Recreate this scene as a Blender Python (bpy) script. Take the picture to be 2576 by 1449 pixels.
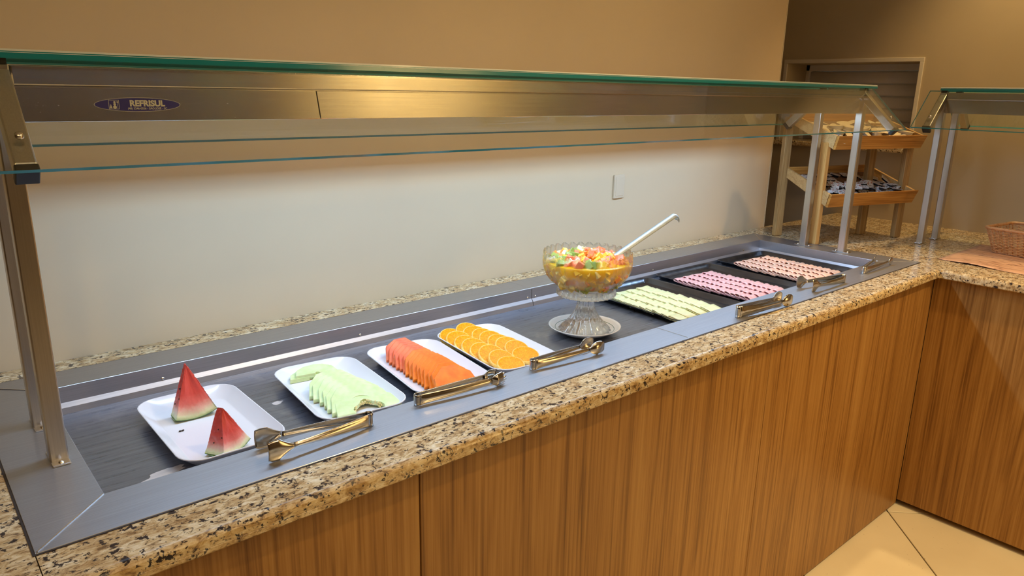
import bpy, bmesh, math, random
from mathutils import Vector, Matrix, Euler
from math import sin, cos, pi, radians, sqrt

random.seed(7)
for o in list(bpy.data.objects):
    bpy.data.objects.remove(o)
SC = bpy.context.scene
COL = SC.collection
Z0 = 0.9            # height of the counter top above the floor; modelling coordinates put z = 0 at the counter top

# ------------------------------------------------------------------ camera
CR = Vector((0.7590543855640274, -0.6507722775757754, 0.018217642406599503))
CU = Vector((0.15641214927894162, 0.2094580351952142, 0.9652266941242884))
CF = Vector((0.6319586056965748, 0.7298100946348978, -0.26077873083333075))
cam = bpy.data.cameras.new('camera'); camo = bpy.data.objects.new('camera', cam); COL.objects.link(camo)
m = Matrix((( CR.x, CU.x, -CF.x, -0.07077), (CR.y, CU.y, -CF.y, -0.94836), (CR.z, CU.z, -CF.z, 0.55038 + Z0), (0, 0, 0, 1)))
camo.matrix_world = m
cam.sensor_width = 36; cam.lens = 1841.51 / 2576 * 36; cam.clip_start = 0.02; cam.clip_end = 60
SC.camera = camo

# ------------------------------------------------------------------ world and light
SC.view_settings.view_transform = 'Standard'; SC.view_settings.look = 'None'
SC.view_settings.gamma = 1; SC.view_settings.use_curve_mapping = False
SC.view_settings.exposure = 0.0
W = bpy.data.worlds.new('world'); SC.world = W; W.use_nodes = True
W.node_tree.nodes['Background'].inputs[0].default_value = (0.9, 0.75, 0.55, 1)
W.node_tree.nodes['Background'].inputs[1].default_value = 0.05
SC.cycles.max_bounces = 10; SC.cycles.transparent_max_bounces = 24; SC.cycles.transmission_bounces = 8
SC.cycles.sample_clamp_indirect = 6; SC.cycles.use_denoising = True

def spot(x, y, z, power, color, tgt, size=130, blend=0.7, r=0.06):
    l = bpy.data.lights.new('warm_spot', 'SPOT'); l.energy = power; l.color = color
    l.spot_size = radians(size); l.spot_blend = blend; l.shadow_soft_size = r
    o = bpy.data.objects.new('warm_spot', l); COL.objects.link(o); o.location = (x, y, z + Z0)
    d = Vector(tgt) - Vector((x, y, z)); o.rotation_euler = d.to_track_quat('-Z', 'Y').to_euler(); return o
def area(x, y, z, power, color, sx, sy, rot=(0, 0, 0), name='ceiling_panel'):
    l = bpy.data.lights.new(name, 'AREA'); l.energy = power; l.color = color; l.shape = 'RECTANGLE'; l.size = sx; l.size_y = sy
    o = bpy.data.objects.new(name, l); COL.objects.link(o); o.location = (x, y, z + Z0); o.rotation_euler = rot; return o
WARM = (1.0, 0.66, 0.28)
spot(1.25, -0.90, 1.75, 58, WARM, (1.1, -0.5, -0.9), 104, 0.9, 0.05)
spot(2.10, -1.25, 1.75, 125, WARM, (2.20, -0.75, -0.9), 74, 0.8, 0.05)
spot(-0.6, -1.3, 1.75, 20, WARM, (-0.3, -0.9, -0.9), 150, 0.9, 0.05)
spot(3.14, 0.02, 1.75, 56, WARM, (3.06, 0.02, -0.9), 84, 0.8, 0.03)
spot(2.75, -2.75, 1.6, 620, (1.0, 0.78, 0.42), (3.22, -3.66, 0.50), 52, 0.4, 0.05)  # added spot, lights the unseen panel that the housing mirrors
spot(1.6, -0.75, 1.72, 26, WARM, (1.4, 0.71, 0.9), 96, 1.0, 0.08)  # added wash that brightens the upper back wall
area(0.8, -2.2, 1.78, 14, (1.0, 0.78, 0.5), 2.4, 1.2)

# ------------------------------------------------------------------ materials
class NT:
    def __init__(s, name):
        s.m = bpy.data.materials.new(name); s.m.use_nodes = True; s.t = s.m.node_tree; s.t.nodes.clear()
        s.out = s.n('ShaderNodeOutputMaterial')
    def n(s, typ, **kw):
        nd = s.t.nodes.new(typ)
        for k, v in kw.items():
            if k.startswith('_'): setattr(nd, k[1:], v)
            else:
                key = int(k[1:]) if k[0] == 'i' and k[1:].isdigit() else k.replace('_', ' ')
                nd.inputs[key].default_value = v
        return nd
    def l(s, a, ao, b, bi):
        s.t.links.new(a.outputs[ao], b.inputs[bi])
    def coord(s, scale=(1, 1, 1), rot=(0, 0, 0), kind='Object'):
        c = s.n('ShaderNodeTexCoord'); mp = s.n('ShaderNodeMapping')
        mp.inputs['Scale'].default_value = scale; mp.inputs['Rotation'].default_value = rot
        s.l(c, kind, mp, 'Vector'); return mp
    def noise(s, mp, scale, detail=4, rough=0.5, dist=0):
        nd = s.n('ShaderNodeTexNoise', Scale=scale, Detail=detail, Roughness=rough, Distortion=dist)
        if mp: s.l(mp, 'Vector' if 'Vector' in mp.outputs else 0, nd, 'Vector')
        return nd
    def ramp(s, src, out, stops, interp='LINEAR'):
        r = s.n('ShaderNodeValToRGB'); r.color_ramp.interpolation = interp
        e = r.color_ramp.elements
        while len(e) < len(stops): e.new(0.5)
        for el, (p, c) in zip(e, stops):
            el.position = p; el.color = (*c, 1) if len(c) == 3 else c
        s.l(src, out, r, 'Fac'); return r
    def mix(s, fac, a, b, blend='MIX'):
        mx = s.n('ShaderNodeMix'); mx.data_type = 'RGBA'; mx.blend_type = blend
        for val, idx in ((fac, 0), (a, 6), (b, 7)):
            if isinstance(val, tuple) and len(val) == 2 and not isinstance(val[0], (int, float)): s.l(val[0], val[1], mx, idx) if False else s.t.links.new(val[0].outputs[val[1]], mx.inputs[idx])
            elif isinstance(val, (int, float)): mx.inputs[idx].default_value = val
            else: mx.inputs[idx].default_value = (*val, 1) if len(val) == 3 else val
        return mx
    def bsdf(s, color=None, rough=0.5, metal=0, spec=0.5, bump=None, bs=0.1, bd=0.002, **kw):
        b = s.n('ShaderNodeBsdfPrincipled'); b.inputs['Metallic'].default_value = metal
        b.inputs['Specular IOR Level'].default_value = spec
        if isinstance(rough, (int, float)): b.inputs['Roughness'].default_value = rough
        else: s.t.links.new(rough[0].outputs[rough[1]], b.inputs['Roughness'])
        if color is not None:
            if isinstance(color[0], (int, float)): b.inputs['Base Color'].default_value = (*color[:3], 1)
            else: s.t.links.new(color[0].outputs[color[1]], b.inputs['Base Color'])
        for k, v in kw.items(): b.inputs[k.replace('_', ' ')].default_value = v
        if bump:
            bp = s.n('ShaderNodeBump', Strength=bs, Distance=bd); s.t.links.new(bump[0].outputs[bump[1]], bp.inputs['Height'])
            s.l(bp, 'Normal', b, 'Normal')
        s.l(b, 'BSDF', s.out, 'Surface'); return b

def plain(name, c, rough=0.5, metal=0, **kw):
    t = NT(name); t.bsdf(c, rough, metal, **kw); return t.m
def noisy(name, c1, c2, scale=40, rough=0.5, stretch=(1, 1, 1), bs=0.15, bd=0.002, metal=0, lo=0.35, hi=0.65, **kw):
    t = NT(name); mp = t.coord(stretch); n = t.noise(mp, scale); r = t.ramp(n, 'Fac', [(lo, c1), (hi, c2)])
    t.bsdf((r, 'Color'), rough, metal, bump=(n, 'Fac'), bs=bs, bd=bd, **kw); return t.m

MAT = {}
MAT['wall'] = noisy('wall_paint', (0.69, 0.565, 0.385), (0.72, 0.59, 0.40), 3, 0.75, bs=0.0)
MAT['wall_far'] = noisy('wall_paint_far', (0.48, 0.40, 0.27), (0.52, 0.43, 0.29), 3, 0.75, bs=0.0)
MAT['wall_dark'] = plain('dining_room_wall', (0.14, 0.09, 0.055), 0.7)
MAT['ceil'] = plain('ceiling_paint', (0.75, 0.70, 0.6), 0.8)
MAT['white_trim'] = plain('white_trim', (0.72, 0.66, 0.56), 0.5)
MAT['bead'] = plain('corner_bead', (0.75, 0.68, 0.5), 0.5)

def granite(name):
    t = NT(name); mp = t.coord((1, 1, 1)); mp2 = t.coord((0.75, 1.7, 1.5), (0, 0, radians(-30)))
    a = t.noise(mp2, 78, 7, 0.68, 0.7); b = t.noise(mp2, 120, 5, 0.65, 0.5); c = t.noise(mp, 26, 4, 0.6, 0.4); d = t.noise(mp, 85, 4, 0.62, 0.2)
    base = t.ramp(a, 'Fac', [(0.30, (0.12, 0.08, 0.05)), (0.39, (0.38, 0.27, 0.16)), (0.455, (0.60, 0.46, 0.27)), (0.56, (0.78, 0.68, 0.48)), (0.66, (0.88, 0.82, 0.68))])
    bl = t.ramp(c, 'Fac', [(0.36, (0.64, 0.46, 0.22)), (0.50, (0.90, 0.81, 0.63)), (0.62, (1.0, 0.99, 0.95))])
    m1 = t.mix(0.62, (base, 'Color'), (bl, 'Color'), 'MULTIPLY')
    dk = t.ramp(b, 'Fac', [(0.375, (1, 1, 1)), (0.42, (0, 0, 0))]); dk2 = t.ramp(d, 'Fac', [(0.385, (1, 1, 1)), (0.425, (0, 0, 0))])
    m2 = t.mix((dk, 'Color'), (m1, 2), (0.06, 0.045, 0.04)); m3 = t.mix((dk2, 'Color'), (m2, 2), (0.03, 0.025, 0.03))
    t.bsdf((m3, 2), 0.15, spec=0.5); return t.m
MAT['granite'] = granite('granite')

def wood_lam(name, dark, mid, light, scale=1.0, horiz=False, rough=0.38, rot=(0, 0, 0)):
    t = NT(name)
    st = (11 * scale, 11 * scale, 0.55 * scale) if not horiz else (0.6 * scale, 11 * scale, 11 * scale)
    mp = t.coord(st, rot)
    w = t.n('ShaderNodeTexNoise', Scale=1.3, Detail=3.0, Roughness=0.55, Distortion=1.1); t.l(mp, 'Vector', w, 'Vector')
    wave = t.n('ShaderNodeMath', _operation='MULTIPLY'); wave.inputs[1].default_value = 26; t.l(w, 'Fac', wave, 0)
    sn = t.n('ShaderNodeMath', _operation='SINE'); t.l(wave, 0, sn, 0)
    fine = t.noise(t.coord((st[0] * 9, st[1] * 9, st[2] * 2.5) if not horiz else (st[0] * 2.5, st[1] * 9, st[2] * 9), rot), 1.6, 5, 0.65)
    add = t.n('ShaderNodeMath', _operation='MULTIPLY_ADD'); t.l(sn, 0, add, 0); add.inputs[1].default_value = 0.085
    big = t.noise(mp, 0.45, 2, 0.5)
    mm = t.n('ShaderNodeMath', _operation='MULTIPLY_ADD'); t.l(big, 'Fac', mm, 0); mm.inputs[1].default_value = 0.45; mm.inputs[2].default_value = -0.225
    ad2 = t.n('ShaderNodeMath', _operation='ADD'); t.l(fine, 'Fac', ad2, 0); t.l(mm, 0, ad2, 1)
    t.l(ad2, 0, add, 2)
    r = t.ramp(add, 0, [(0.22, dark), (0.5, mid), (0.8, light)])
    t.bsdf((r, 'Color'), rough, spec=0.4, bump=(fine, 'Fac'), bs=0.12, bd=0.0008); return t.m
MAT['laminate'] = wood_lam('wood_laminate', (0.17, 0.072, 0.016), (0.37, 0.185, 0.048), (0.50, 0.285, 0.09))
MAT['pine_h'] = wood_lam('pine_board', (0.30, 0.12, 0.02), (0.54, 0.25, 0.05), (0.70, 0.38, 0.10), 2.0, True, 0.45)
MAT['pine_s'] = wood_lam('pine_side', (0.40, 0.22, 0.08), (0.58, 0.36, 0.14), (0.70, 0.48, 0.22), 2.0, True, 0.5, (0, 0, radians(90)))
MAT['pine_v'] = wood_lam('pine_leg', (0.24, 0.13, 0.045), (0.42, 0.26, 0.10), (0.56, 0.38, 0.17), 2.2, False, 0.5)
MAT['pine_o'] = wood_lam('pine_leg_orange', (0.42, 0.20, 0.05), (0.62, 0.34, 0.10), (0.76, 0.46, 0.17), 2.2, False, 0.4)
MAT['pine_floor'] = plain('shelf_board', (0.20, 0.11, 0.06), 0.6)

def steel(name, col, rough=0.28, axis='x', bs=0.06, satin=0.0):
    t = NT(name)
    st = {'x': (2.0, 120, 120), 'y': (120, 2.0, 120), 'z': (120, 120, 2.0), 'n': (18, 18, 18)}[axis]
    mp = t.coord(st); n = t.noise(mp, 4, 4, 0.6); mp2 = t.coord((1, 1, 1)); n2 = t.noise(mp2, 9, 5, 0.6)
    rr = t.n('ShaderNodeMapRange'); t.l(n2, 'Fac', rr, 0); rr.inputs['From Min'].default_value = 0.3; rr.inputs['From Max'].default_value = 0.7
    rr.inputs['To Min'].default_value = rough * 0.93; rr.inputs['To Max'].default_value = rough * 1.1
    c = t.ramp(n, 'Fac', [(0.3, tuple(x * 0.86 for x in col)), (0.7, col)])
    b = t.bsdf((c, 'Color'), (rr, 0), 1.0, bump=(n, 'Fac'), bs=bs, bd=0.0006)
    if satin:
        b2 = t.n('ShaderNodeBsdfPrincipled', Metallic=1.0, Roughness=0.52); t.l(c, 'Color', b2, 'Base Color')
        mx = t.n('ShaderNodeMixShader'); mx.inputs[0].default_value = satin; t.l(b, 0, mx, 1); t.l(b2, 0, mx, 2); t.l(mx, 0, t.out, 'Surface')
    return t.m
MAT['flange'] = steel('steel_flange', (0.50, 0.51, 0.54), 0.18, 'x', 0.06, 0.68)
MAT['housing'] = steel('steel_housing', (0.58, 0.53, 0.46), 0.22, 'x', 0.05)
MAT['post'] = steel('steel_post', (0.62, 0.58, 0.53), 0.30, 'z', 0.05)
MAT['wellwall'] = steel('steel_well_wall', (0.52, 0.52, 0.56), 0.30, 'x', 0.05, 0.85)
MAT['tong'] = steel('polished_steel', (0.60, 0.575, 0.53), 0.15, 'n', 0.0)
MAT['ladle'] = steel('ladle_steel', (0.70, 0.84, 0.95), 0.22, 'n', 0.0, 0.5)
MAT['screw'] = plain('screw_metal', (0.75, 0.74, 0.72), 0.25, 1)
def wellfloor():
    t = NT('steel_well_floor'); mp = t.coord((1, 1, 1)); st = t.coord((3, 40, 40), (0, 0, radians(8)))
    n = t.noise(st, 3, 6, 0.65, 0.3); n2 = t.noise(mp, 4.5, 6, 0.6, 0.4)
    base = t.ramp(n, 'Fac', [(0.3, (0.18, 0.195, 0.235)), (0.7, (0.33, 0.35, 0.40))])
    scale = t.ramp(n2, 'Fac', [(0.60, (0, 0, 0)), (0.74, (0.7, 0.7, 0.7))])
    col = t.mix((scale, 'Color'), (base, 'Color'), (0.62, 0.60, 0.60))
    rg = t.ramp(n, 'Fac', [(0.3, (0.24,) * 3), (0.75, (0.42,) * 3)])
    t.bsdf((col, 2), (rg, 'Color'), 0.85, bump=(n, 'Fac'), bs=0.08, bd=0.0006); return t.m
MAT['wellfloor'] = wellfloor()
MAT['stain'] = noisy('limescale_stain', (0.55, 0.52, 0.52), (0.70, 0.66, 0.64), 60, 0.5, (0.4, 1, 1), metal=0.2)
MAT['black'] = plain('black_rubber', (0.012, 0.012, 0.012), 0.45)
MAT['joint'] = plain('dark_sealant', (0.03, 0.02, 0.015), 0.6)
MAT['melamine'] = plain('white_melamine', (0.80, 0.80, 0.84), 0.16, spec=0.5)
MAT['porcelain'] = plain('white_porcelain', (0.80, 0.78, 0.72), 0.12, spec=0.6)
MAT['green_ring'] = plain('green_ring', (0.05, 0.16, 0.09), 0.25)
def bakingtray():
    t = NT('dark_baking_tray'); mp = t.coord((8, 1.5, 1)); n = t.noise(mp, 5, 4, 0.6); c = t.ramp(n, 'Fac', [(0.3, (0.07, 0.075, 0.085)), (0.7, (0.16, 0.17, 0.19))])
    t.bsdf((c, 'Color'), 0.24, 0.9, bump=(n, 'Fac'), bs=0.04); return t.m
MAT['tray'] = bakingtray()
def fres(t, ior):      # the same reflectance from both faces of a thin pane
    f = t.n('ShaderNodeFresnel'); ge = t.n('ShaderNodeNewGeometry'); mr = t.n('ShaderNodeMapRange')
    t.l(ge, 'Backfacing', mr, 0); mr.inputs['To Min'].default_value = ior; mr.inputs['To Max'].default_value = 1 / ior; t.l(mr, 0, f, 'IOR'); return f
def thin_glass(name, tint=(0.96, 1.0, 0.98), ior=1.5, rough=0.0, boost=1.0):
    t = NT(name); tr = t.n('ShaderNodeBsdfTransparent'); tr.inputs[0].default_value = (*tint, 1)
    g = t.n('ShaderNodeBsdfGlossy', Roughness=rough); g.inputs[0].default_value = (1, 1, 1, 1)
    f = fres(t, ior); mt = t.n('ShaderNodeMath', _operation='MULTIPLY'); mt.inputs[1].default_value = boost; mt.use_clamp = True
    t.l(f, 0, mt, 0); mx = t.n('ShaderNodeMixShader'); t.l(mt, 0, mx, 0); t.l(tr, 0, mx, 1); t.l(g, 0, mx, 2); t.l(mx, 0, t.out, 'Surface'); return t.m
def scratched_glass():
    t = NT('scratched_glass'); tr = t.n('ShaderNodeBsdfTransparent'); tr.inputs[0].default_value = (0.965, 0.985, 0.975, 1)
    g = t.n('ShaderNodeBsdfGlossy', Roughness=0.0); f = fres(t, 1.5)
    mx = t.n('ShaderNodeMixShader'); t.l(f, 0, mx, 0); t.l(tr, 0, mx, 1); t.l(g, 0, mx, 2)
    mp = t.coord((10, 26, 26), (0, 0, 0)); v = t.n('ShaderNodeTexNoise', Scale=26.0, Detail=4.0, Roughness=0.7, Distortion=1.5); t.l(mp, 'Vector', v, 'Vector')
    gate = t.noise(t.coord((1.6, 4, 4)), 2.2, 2, 0.5)
    r = t.ramp(v, 'Fac', [(0.675, (0, 0, 0)), (0.70, (1, 1, 1))]); gr = t.ramp(gate, 'Fac', [(0.5, (0, 0, 0)), (0.62, (0.55, 0.55, 0.55))])
    ml = t.n('ShaderNodeMath', _operation='MULTIPLY'); t.l(r, 'Color', ml, 0); t.l(gr, 'Color', ml, 1)
    d = t.n('ShaderNodeBsdfDiffuse'); d.inputs[0].default_value = (0.95, 0.95, 1, 1); m2 = t.n('ShaderNodeMixShader')
    t.l(ml, 0, m2, 0); t.l(mx, 0, m2, 1); t.l(d, 0, m2, 2); t.l(m2, 0, t.out, 'Surface'); return t.m
MAT['glass'] = thin_glass('clear_glass')
MAT['glass_front'] = scratched_glass()
MAT['glass_edge'] = plain('green_glass_edge', (0.015, 0.25, 0.31), 0.12, spec=0.8)
MAT['bevel_glint'] = plain('painted_bevel_glint', (0.72, 0.80, 0.84), 0.1, spec=0.8)  # bright reflection on the glass bevel, put into a pale base colour
def solidglass(nm, tf):
    t = NT(nm); g = t.n('ShaderNodeBsdfGlass', Roughness=0.0, IOR=1.45); g.inputs[0].default_value = (0.98, 0.99, 1, 1)
    tr = t.n('ShaderNodeBsdfTransparent'); mx = t.n('ShaderNodeMixShader'); mx.inputs[0].default_value = tf
    t.l(g, 0, mx, 1); t.l(tr, 0, mx, 2); t.l(mx, 0, t.out, 'Surface'); return t.m
MAT['press'] = solidglass('pressed_glass', 0.22); MAT['bowl_glass'] = solidglass('bowl_glass', 0.58)
def emis(name, c, s):
    t = NT(name); e = t.n('ShaderNodeEmission', Strength=s); e.inputs[0].default_value = (*c, 1); t.l(e, 0, t.out, 'Surface'); return t.m
COOL = (0.49, 0.71, 1.0)
MAT['tube'] = emis('tube_light', COOL, 5)
def melonflesh(name, radius_stops, seedy=False, bs=0.3):
    t = NT(name); c = t.n('ShaderNodeTexCoord'); s = t.n('ShaderNodeSeparateXYZ'); t.l(c, 'Object', s, 0)
    ln = t.n('ShaderNodeVectorMath', _operation='LENGTH'); cb = t.n('ShaderNodeCombineXYZ'); t.l(s, 'X', cb, 'X'); t.l(s, 'Z', cb, 'Z'); t.l(cb, 0, ln, 0)
    n = t.noise(t.coord((1, 1, 1)), 130, 5, 0.6); a = t.n('ShaderNodeMath', _operation='MULTIPLY_ADD'); t.l(n, 'Fac', a, 0); a.inputs[1].default_value = 0.012; t.l(ln, 'Value', a, 2)
    mr = t.n('ShaderNodeMapRange'); t.l(a, 0, mr, 0); mr.inputs['From Min'].default_value = 0.006; mr.inputs['From Max'].default_value = 0.116
    r = t.ramp(mr, 0, radius_stops); n3 = t.noise(t.coord((1, 1, 1)), 40, 3, 0.6)
    cc = t.mix(0.25, (r, 'Color'), (t.ramp(n3, 'Fac', [(0.3, (0.6, 0.5, 0.5)), (0.7, (1, 1, 1))]), 'Color'), 'MULTIPLY')
    b = t.bsdf((cc, 2), 0.38, spec=0.5, bump=(n, 'Fac'), bs=bs, bd=0.002, Subsurface_Weight=0.15, Subsurface_Scale=0.01)
    b.inputs['Subsurface Radius'].default_value = (1, 0.4, 0.3); return t.m
MAT['wm_flesh'] = melonflesh('watermelon_flesh', [(0, (0.82, 0.10, 0.075)), (0.55, (0.84, 0.105, 0.08)), (0.72, (0.86, 0.20, 0.16)), (0.83, (0.88, 0.52, 0.40)), (0.92, (0.80, 0.80, 0.50)), (1.0, (0.55, 0.68, 0.26))])
MAT['rind'] = noisy('watermelon_rind', (0.05, 0.14, 0.03), (0.20, 0.36, 0.09), 40, 0.35)
MAT['seed'] = plain('black_seed', (0.02, 0.008, 0.006), 0.3)
MAT['honeydew'] = noisy('honeydew_flesh', (0.63, 0.78, 0.36), (0.75, 0.86, 0.50), 45, 0.35, Subsurface_Weight=0.2, Subsurface_Scale=0.008)
MAT['pulp'] = noisy('melon_pulp', (0.80, 0.68, 0.25), (0.90, 0.84, 0.50), 120, 0.35, bs=0.6)
MAT['papaya'] = noisy('papaya_flesh', (0.85, 0.17, 0.006), (0.92, 0.25, 0.015), 60, 0.4, bs=0.25, bd=0.001, spec=0.3)
MAT['papaya_red'] = noisy('papaya_flesh_ripe', (0.80, 0.12, 0.03), (0.88, 0.21, 0.06), 60, 0.4, bs=0.25, bd=0.001, spec=0.3)
def orangeface():
    t = NT('orange_pulp'); c = t.n('ShaderNodeTexCoord'); s = t.n('ShaderNodeSeparateXYZ'); t.l(c, 'Object', s, 0)
    an = t.n('ShaderNodeMath', _operation='ARCTAN2'); t.l(s, 'Y', an, 0); t.l(s, 'X', an, 1)
    m5 = t.n('ShaderNodeMath', _operation='MULTIPLY'); m5.inputs[1].default_value = 5.0; t.l(an, 0, m5, 0)
    co = t.n('ShaderNodeMath', _operation='COSINE'); t.l(m5, 0, co, 0); ab = t.n('ShaderNodeMath', _operation='ABSOLUTE'); t.l(co, 0, ab, 0)
    seg = t.ramp(ab, 0, [(0.0, (1, 1, 1)), (0.09, (0, 0, 0))])
    ln = t.n('ShaderNodeVectorMath', _operation='LENGTH'); t.l(c, 'Object', ln, 0)
    mr = t.n('ShaderNodeMapRange'); t.l(ln, 'Value', mr, 0); mr.inputs['From Max'].default_value = 0.032
    core = t.ramp(mr, 0, [(0.06, (1, 1, 1)), (0.22, (0, 0, 0)), (0.90, (0, 0, 0)), (0.95, (1, 1, 1))])
    n = t.noise(t.coord((1, 1, 1)), 420, 3, 0.6); base = t.ramp(n, 'Fac', [(0.3, (0.78, 0.22, 0.0)), (0.55, (0.90, 0.36, 0.0)), (0.75, (0.96, 0.52, 0.02))])
    m1 = t.mix((seg, 'Color'), (base, 'Color'), (0.95, 0.56, 0.08)); m2 = t.mix((core, 'Color'), (m1, 2), (0.95, 0.74, 0.30))
    t.bsdf((m2, 2), 0.5, spec=0.2, bump=(n, 'Fac'), bs=0.35, bd=0.001); return t.m
MAT['orange'] = orangeface()
MAT['pith'] = noisy('orange_pith', (0.90, 0.42, 0.02), (0.93, 0.68, 0.20), 90, 0.45)
MAT['cheese'] = noisy('cheese', (0.78, 0.77, 0.42), (0.82, 0.82, 0.50), 14, 0.42, bs=0.03, Subsurface_Weight=0.2, Subsurface_Scale=0.005)
MAT['ham'] = noisy('ham', (0.78, 0.42, 0.43), (0.87, 0.56, 0.56), 55, 0.42, bs=0.1, Subsurface_Weight=0.15, Subsurface_Scale=0.004)
MAT['bologna'] = noisy('bologna', (0.88, 0.54, 0.41), (0.91, 0.60, 0.46), 60, 0.42, bs=0.03, Subsurface_Weight=0.15, Subsurface_Scale=0.004)
def juice():
    t = NT('fruit_juice'); n = t.noise(t.coord((1, 1, 1)), 38, 4, 0.6); r = t.ramp(n, 'Fac', [(0.3, (0.84, 0.36, 0.003)), (0.5, (0.94, 0.50, 0.005)), (0.7, (0.97, 0.62, 0.02))])
    t.bsdf((r, 'Color'), 0.15, spec=0.5, Subsurface_Weight=0.3, Subsurface_Scale=0.02); return t.m
MAT['juice'] = juice()
for nm, a, b in (('orange', (0.88, 0.28, 0.04), (0.92, 0.40, 0.08)), ('yellow', (0.92, 0.58, 0.03), (0.95, 0.70, 0.12)), ('pale', (0.86, 0.76, 0.34), (0.90, 0.86, 0.56)), ('green', (0.22, 0.34, 0.05), (0.46, 0.55, 0.16)), ('white', (0.88, 0.84, 0.66), (0.93, 0.90, 0.78)), ('red', (0.85, 0.20, 0.08), (0.88, 0.32, 0.16))):
    MAT['c_' + nm] = noisy('fruit_' + nm, a, b, 90, 0.25, Subsurface_Weight=0.15, Subsurface_Scale=0.005)
MAT['wicker'] = noisy('wicker', (0.55, 0.27, 0.11), (0.76, 0.44, 0.21), 70, 0.45)
MAT['tub'] = plain('butter_tub', (0.74, 0.66, 0.50), 0.35)
MAT['tublid'] = noisy('butter_lid', (0.78, 0.66, 0.42), (0.86, 0.75, 0.52), 120, 0.4, bs=0)
MAT['blackpack'] = plain('black_plastic', (0.015, 0.012, 0.014), 0.25)
def packlid():
    t = NT('printed_lid'); mp = t.coord((120, 420, 1)); n = t.noise(mp, 1.0, 2, 0.7); big = t.noise(t.coord((1, 1, 1)), 90, 2, 0.5)
    r = t.ramp(n, 'Fac', [(0.42, (0.20, 0.20, 0.24)), (0.50, (0.80, 0.78, 0.75))]); r2 = t.ramp(big, 'Fac', [(0.36, (0.55, 0.18, 0.12)), (0.42, (1, 1, 1))])
    mx = t.mix(1.0, (r, 'Color'), (r2, 'Color'), 'MULTIPLY'); t.bsdf((mx, 2), 0.3); return t.m
MAT['packlid'] = packlid()
def placemat():
    t = NT('placemat_print'); mp = t.coord((26, 5.5, 1), (0, 0, radians(12))); n = t.n('ShaderNodeTexNoise', Scale=1.0, Detail=2.0, Distortion=0.8); t.l(mp, 'Vector', n, 'Vector')
    m1 = t.n('ShaderNodeMath', _operation='MULTIPLY'); m1.inputs[1].default_value = 38; t.l(n, 'Fac', m1, 0); s = t.n('ShaderNodeMath', _operation='SINE'); t.l(m1, 0, s, 0)
    r = t.ramp(s, 0, [(0.0, (0.74, 0.44, 0.27)), (0.85, (0.66, 0.36, 0.21)), (1.0, (0.30, 0.15, 0.09))]); t.bsdf((r, 'Color'), 0.5); return t.m
MAT['mat'] = placemat()
MAT['shutter'] = plain('shutter_slat', (0.78, 0.75, 0.72), 0.5)
def tilem():
    t = NT('floor_tile'); n = t.noise(t.coord((1, 1, 1)), 70, 3, 0.6); r = t.ramp(n, 'Fac', [(0.275, (0.20, 0.13, 0.06)), (0.30, (0.90, 0.84, 0.66))])
    n2 = t.noise(t.coord((1, 1, 1)), 3, 3, 0.5); r2 = t.ramp(n2, 'Fac', [(0.3, (0.90, 0.88, 0.85)), (0.7, (1, 1, 1))])
    mx = t.mix(1.0, (r, 'Color'), (r2, 'Color'), 'MULTIPLY'); t.bsdf((mx, 2), 0.32); return t.m
MAT['tile'] = tilem()
MAT['grout'] = plain('grout', (0.10, 0.08, 0.05), 0.8)
MAT['dark'] = plain('dark_recess', (0.02, 0.015, 0.012), 0.6)
MAT['sticker'] = plain('sticker_blue', (0.022, 0.018, 0.22), 0.3)
MAT['sticker_w'] = plain('sticker_white', (0.75, 0.70, 0.55), 0.35)
MAT['switch'] = plain('switch_plastic', (0.70, 0.585, 0.42), 0.6)

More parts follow.
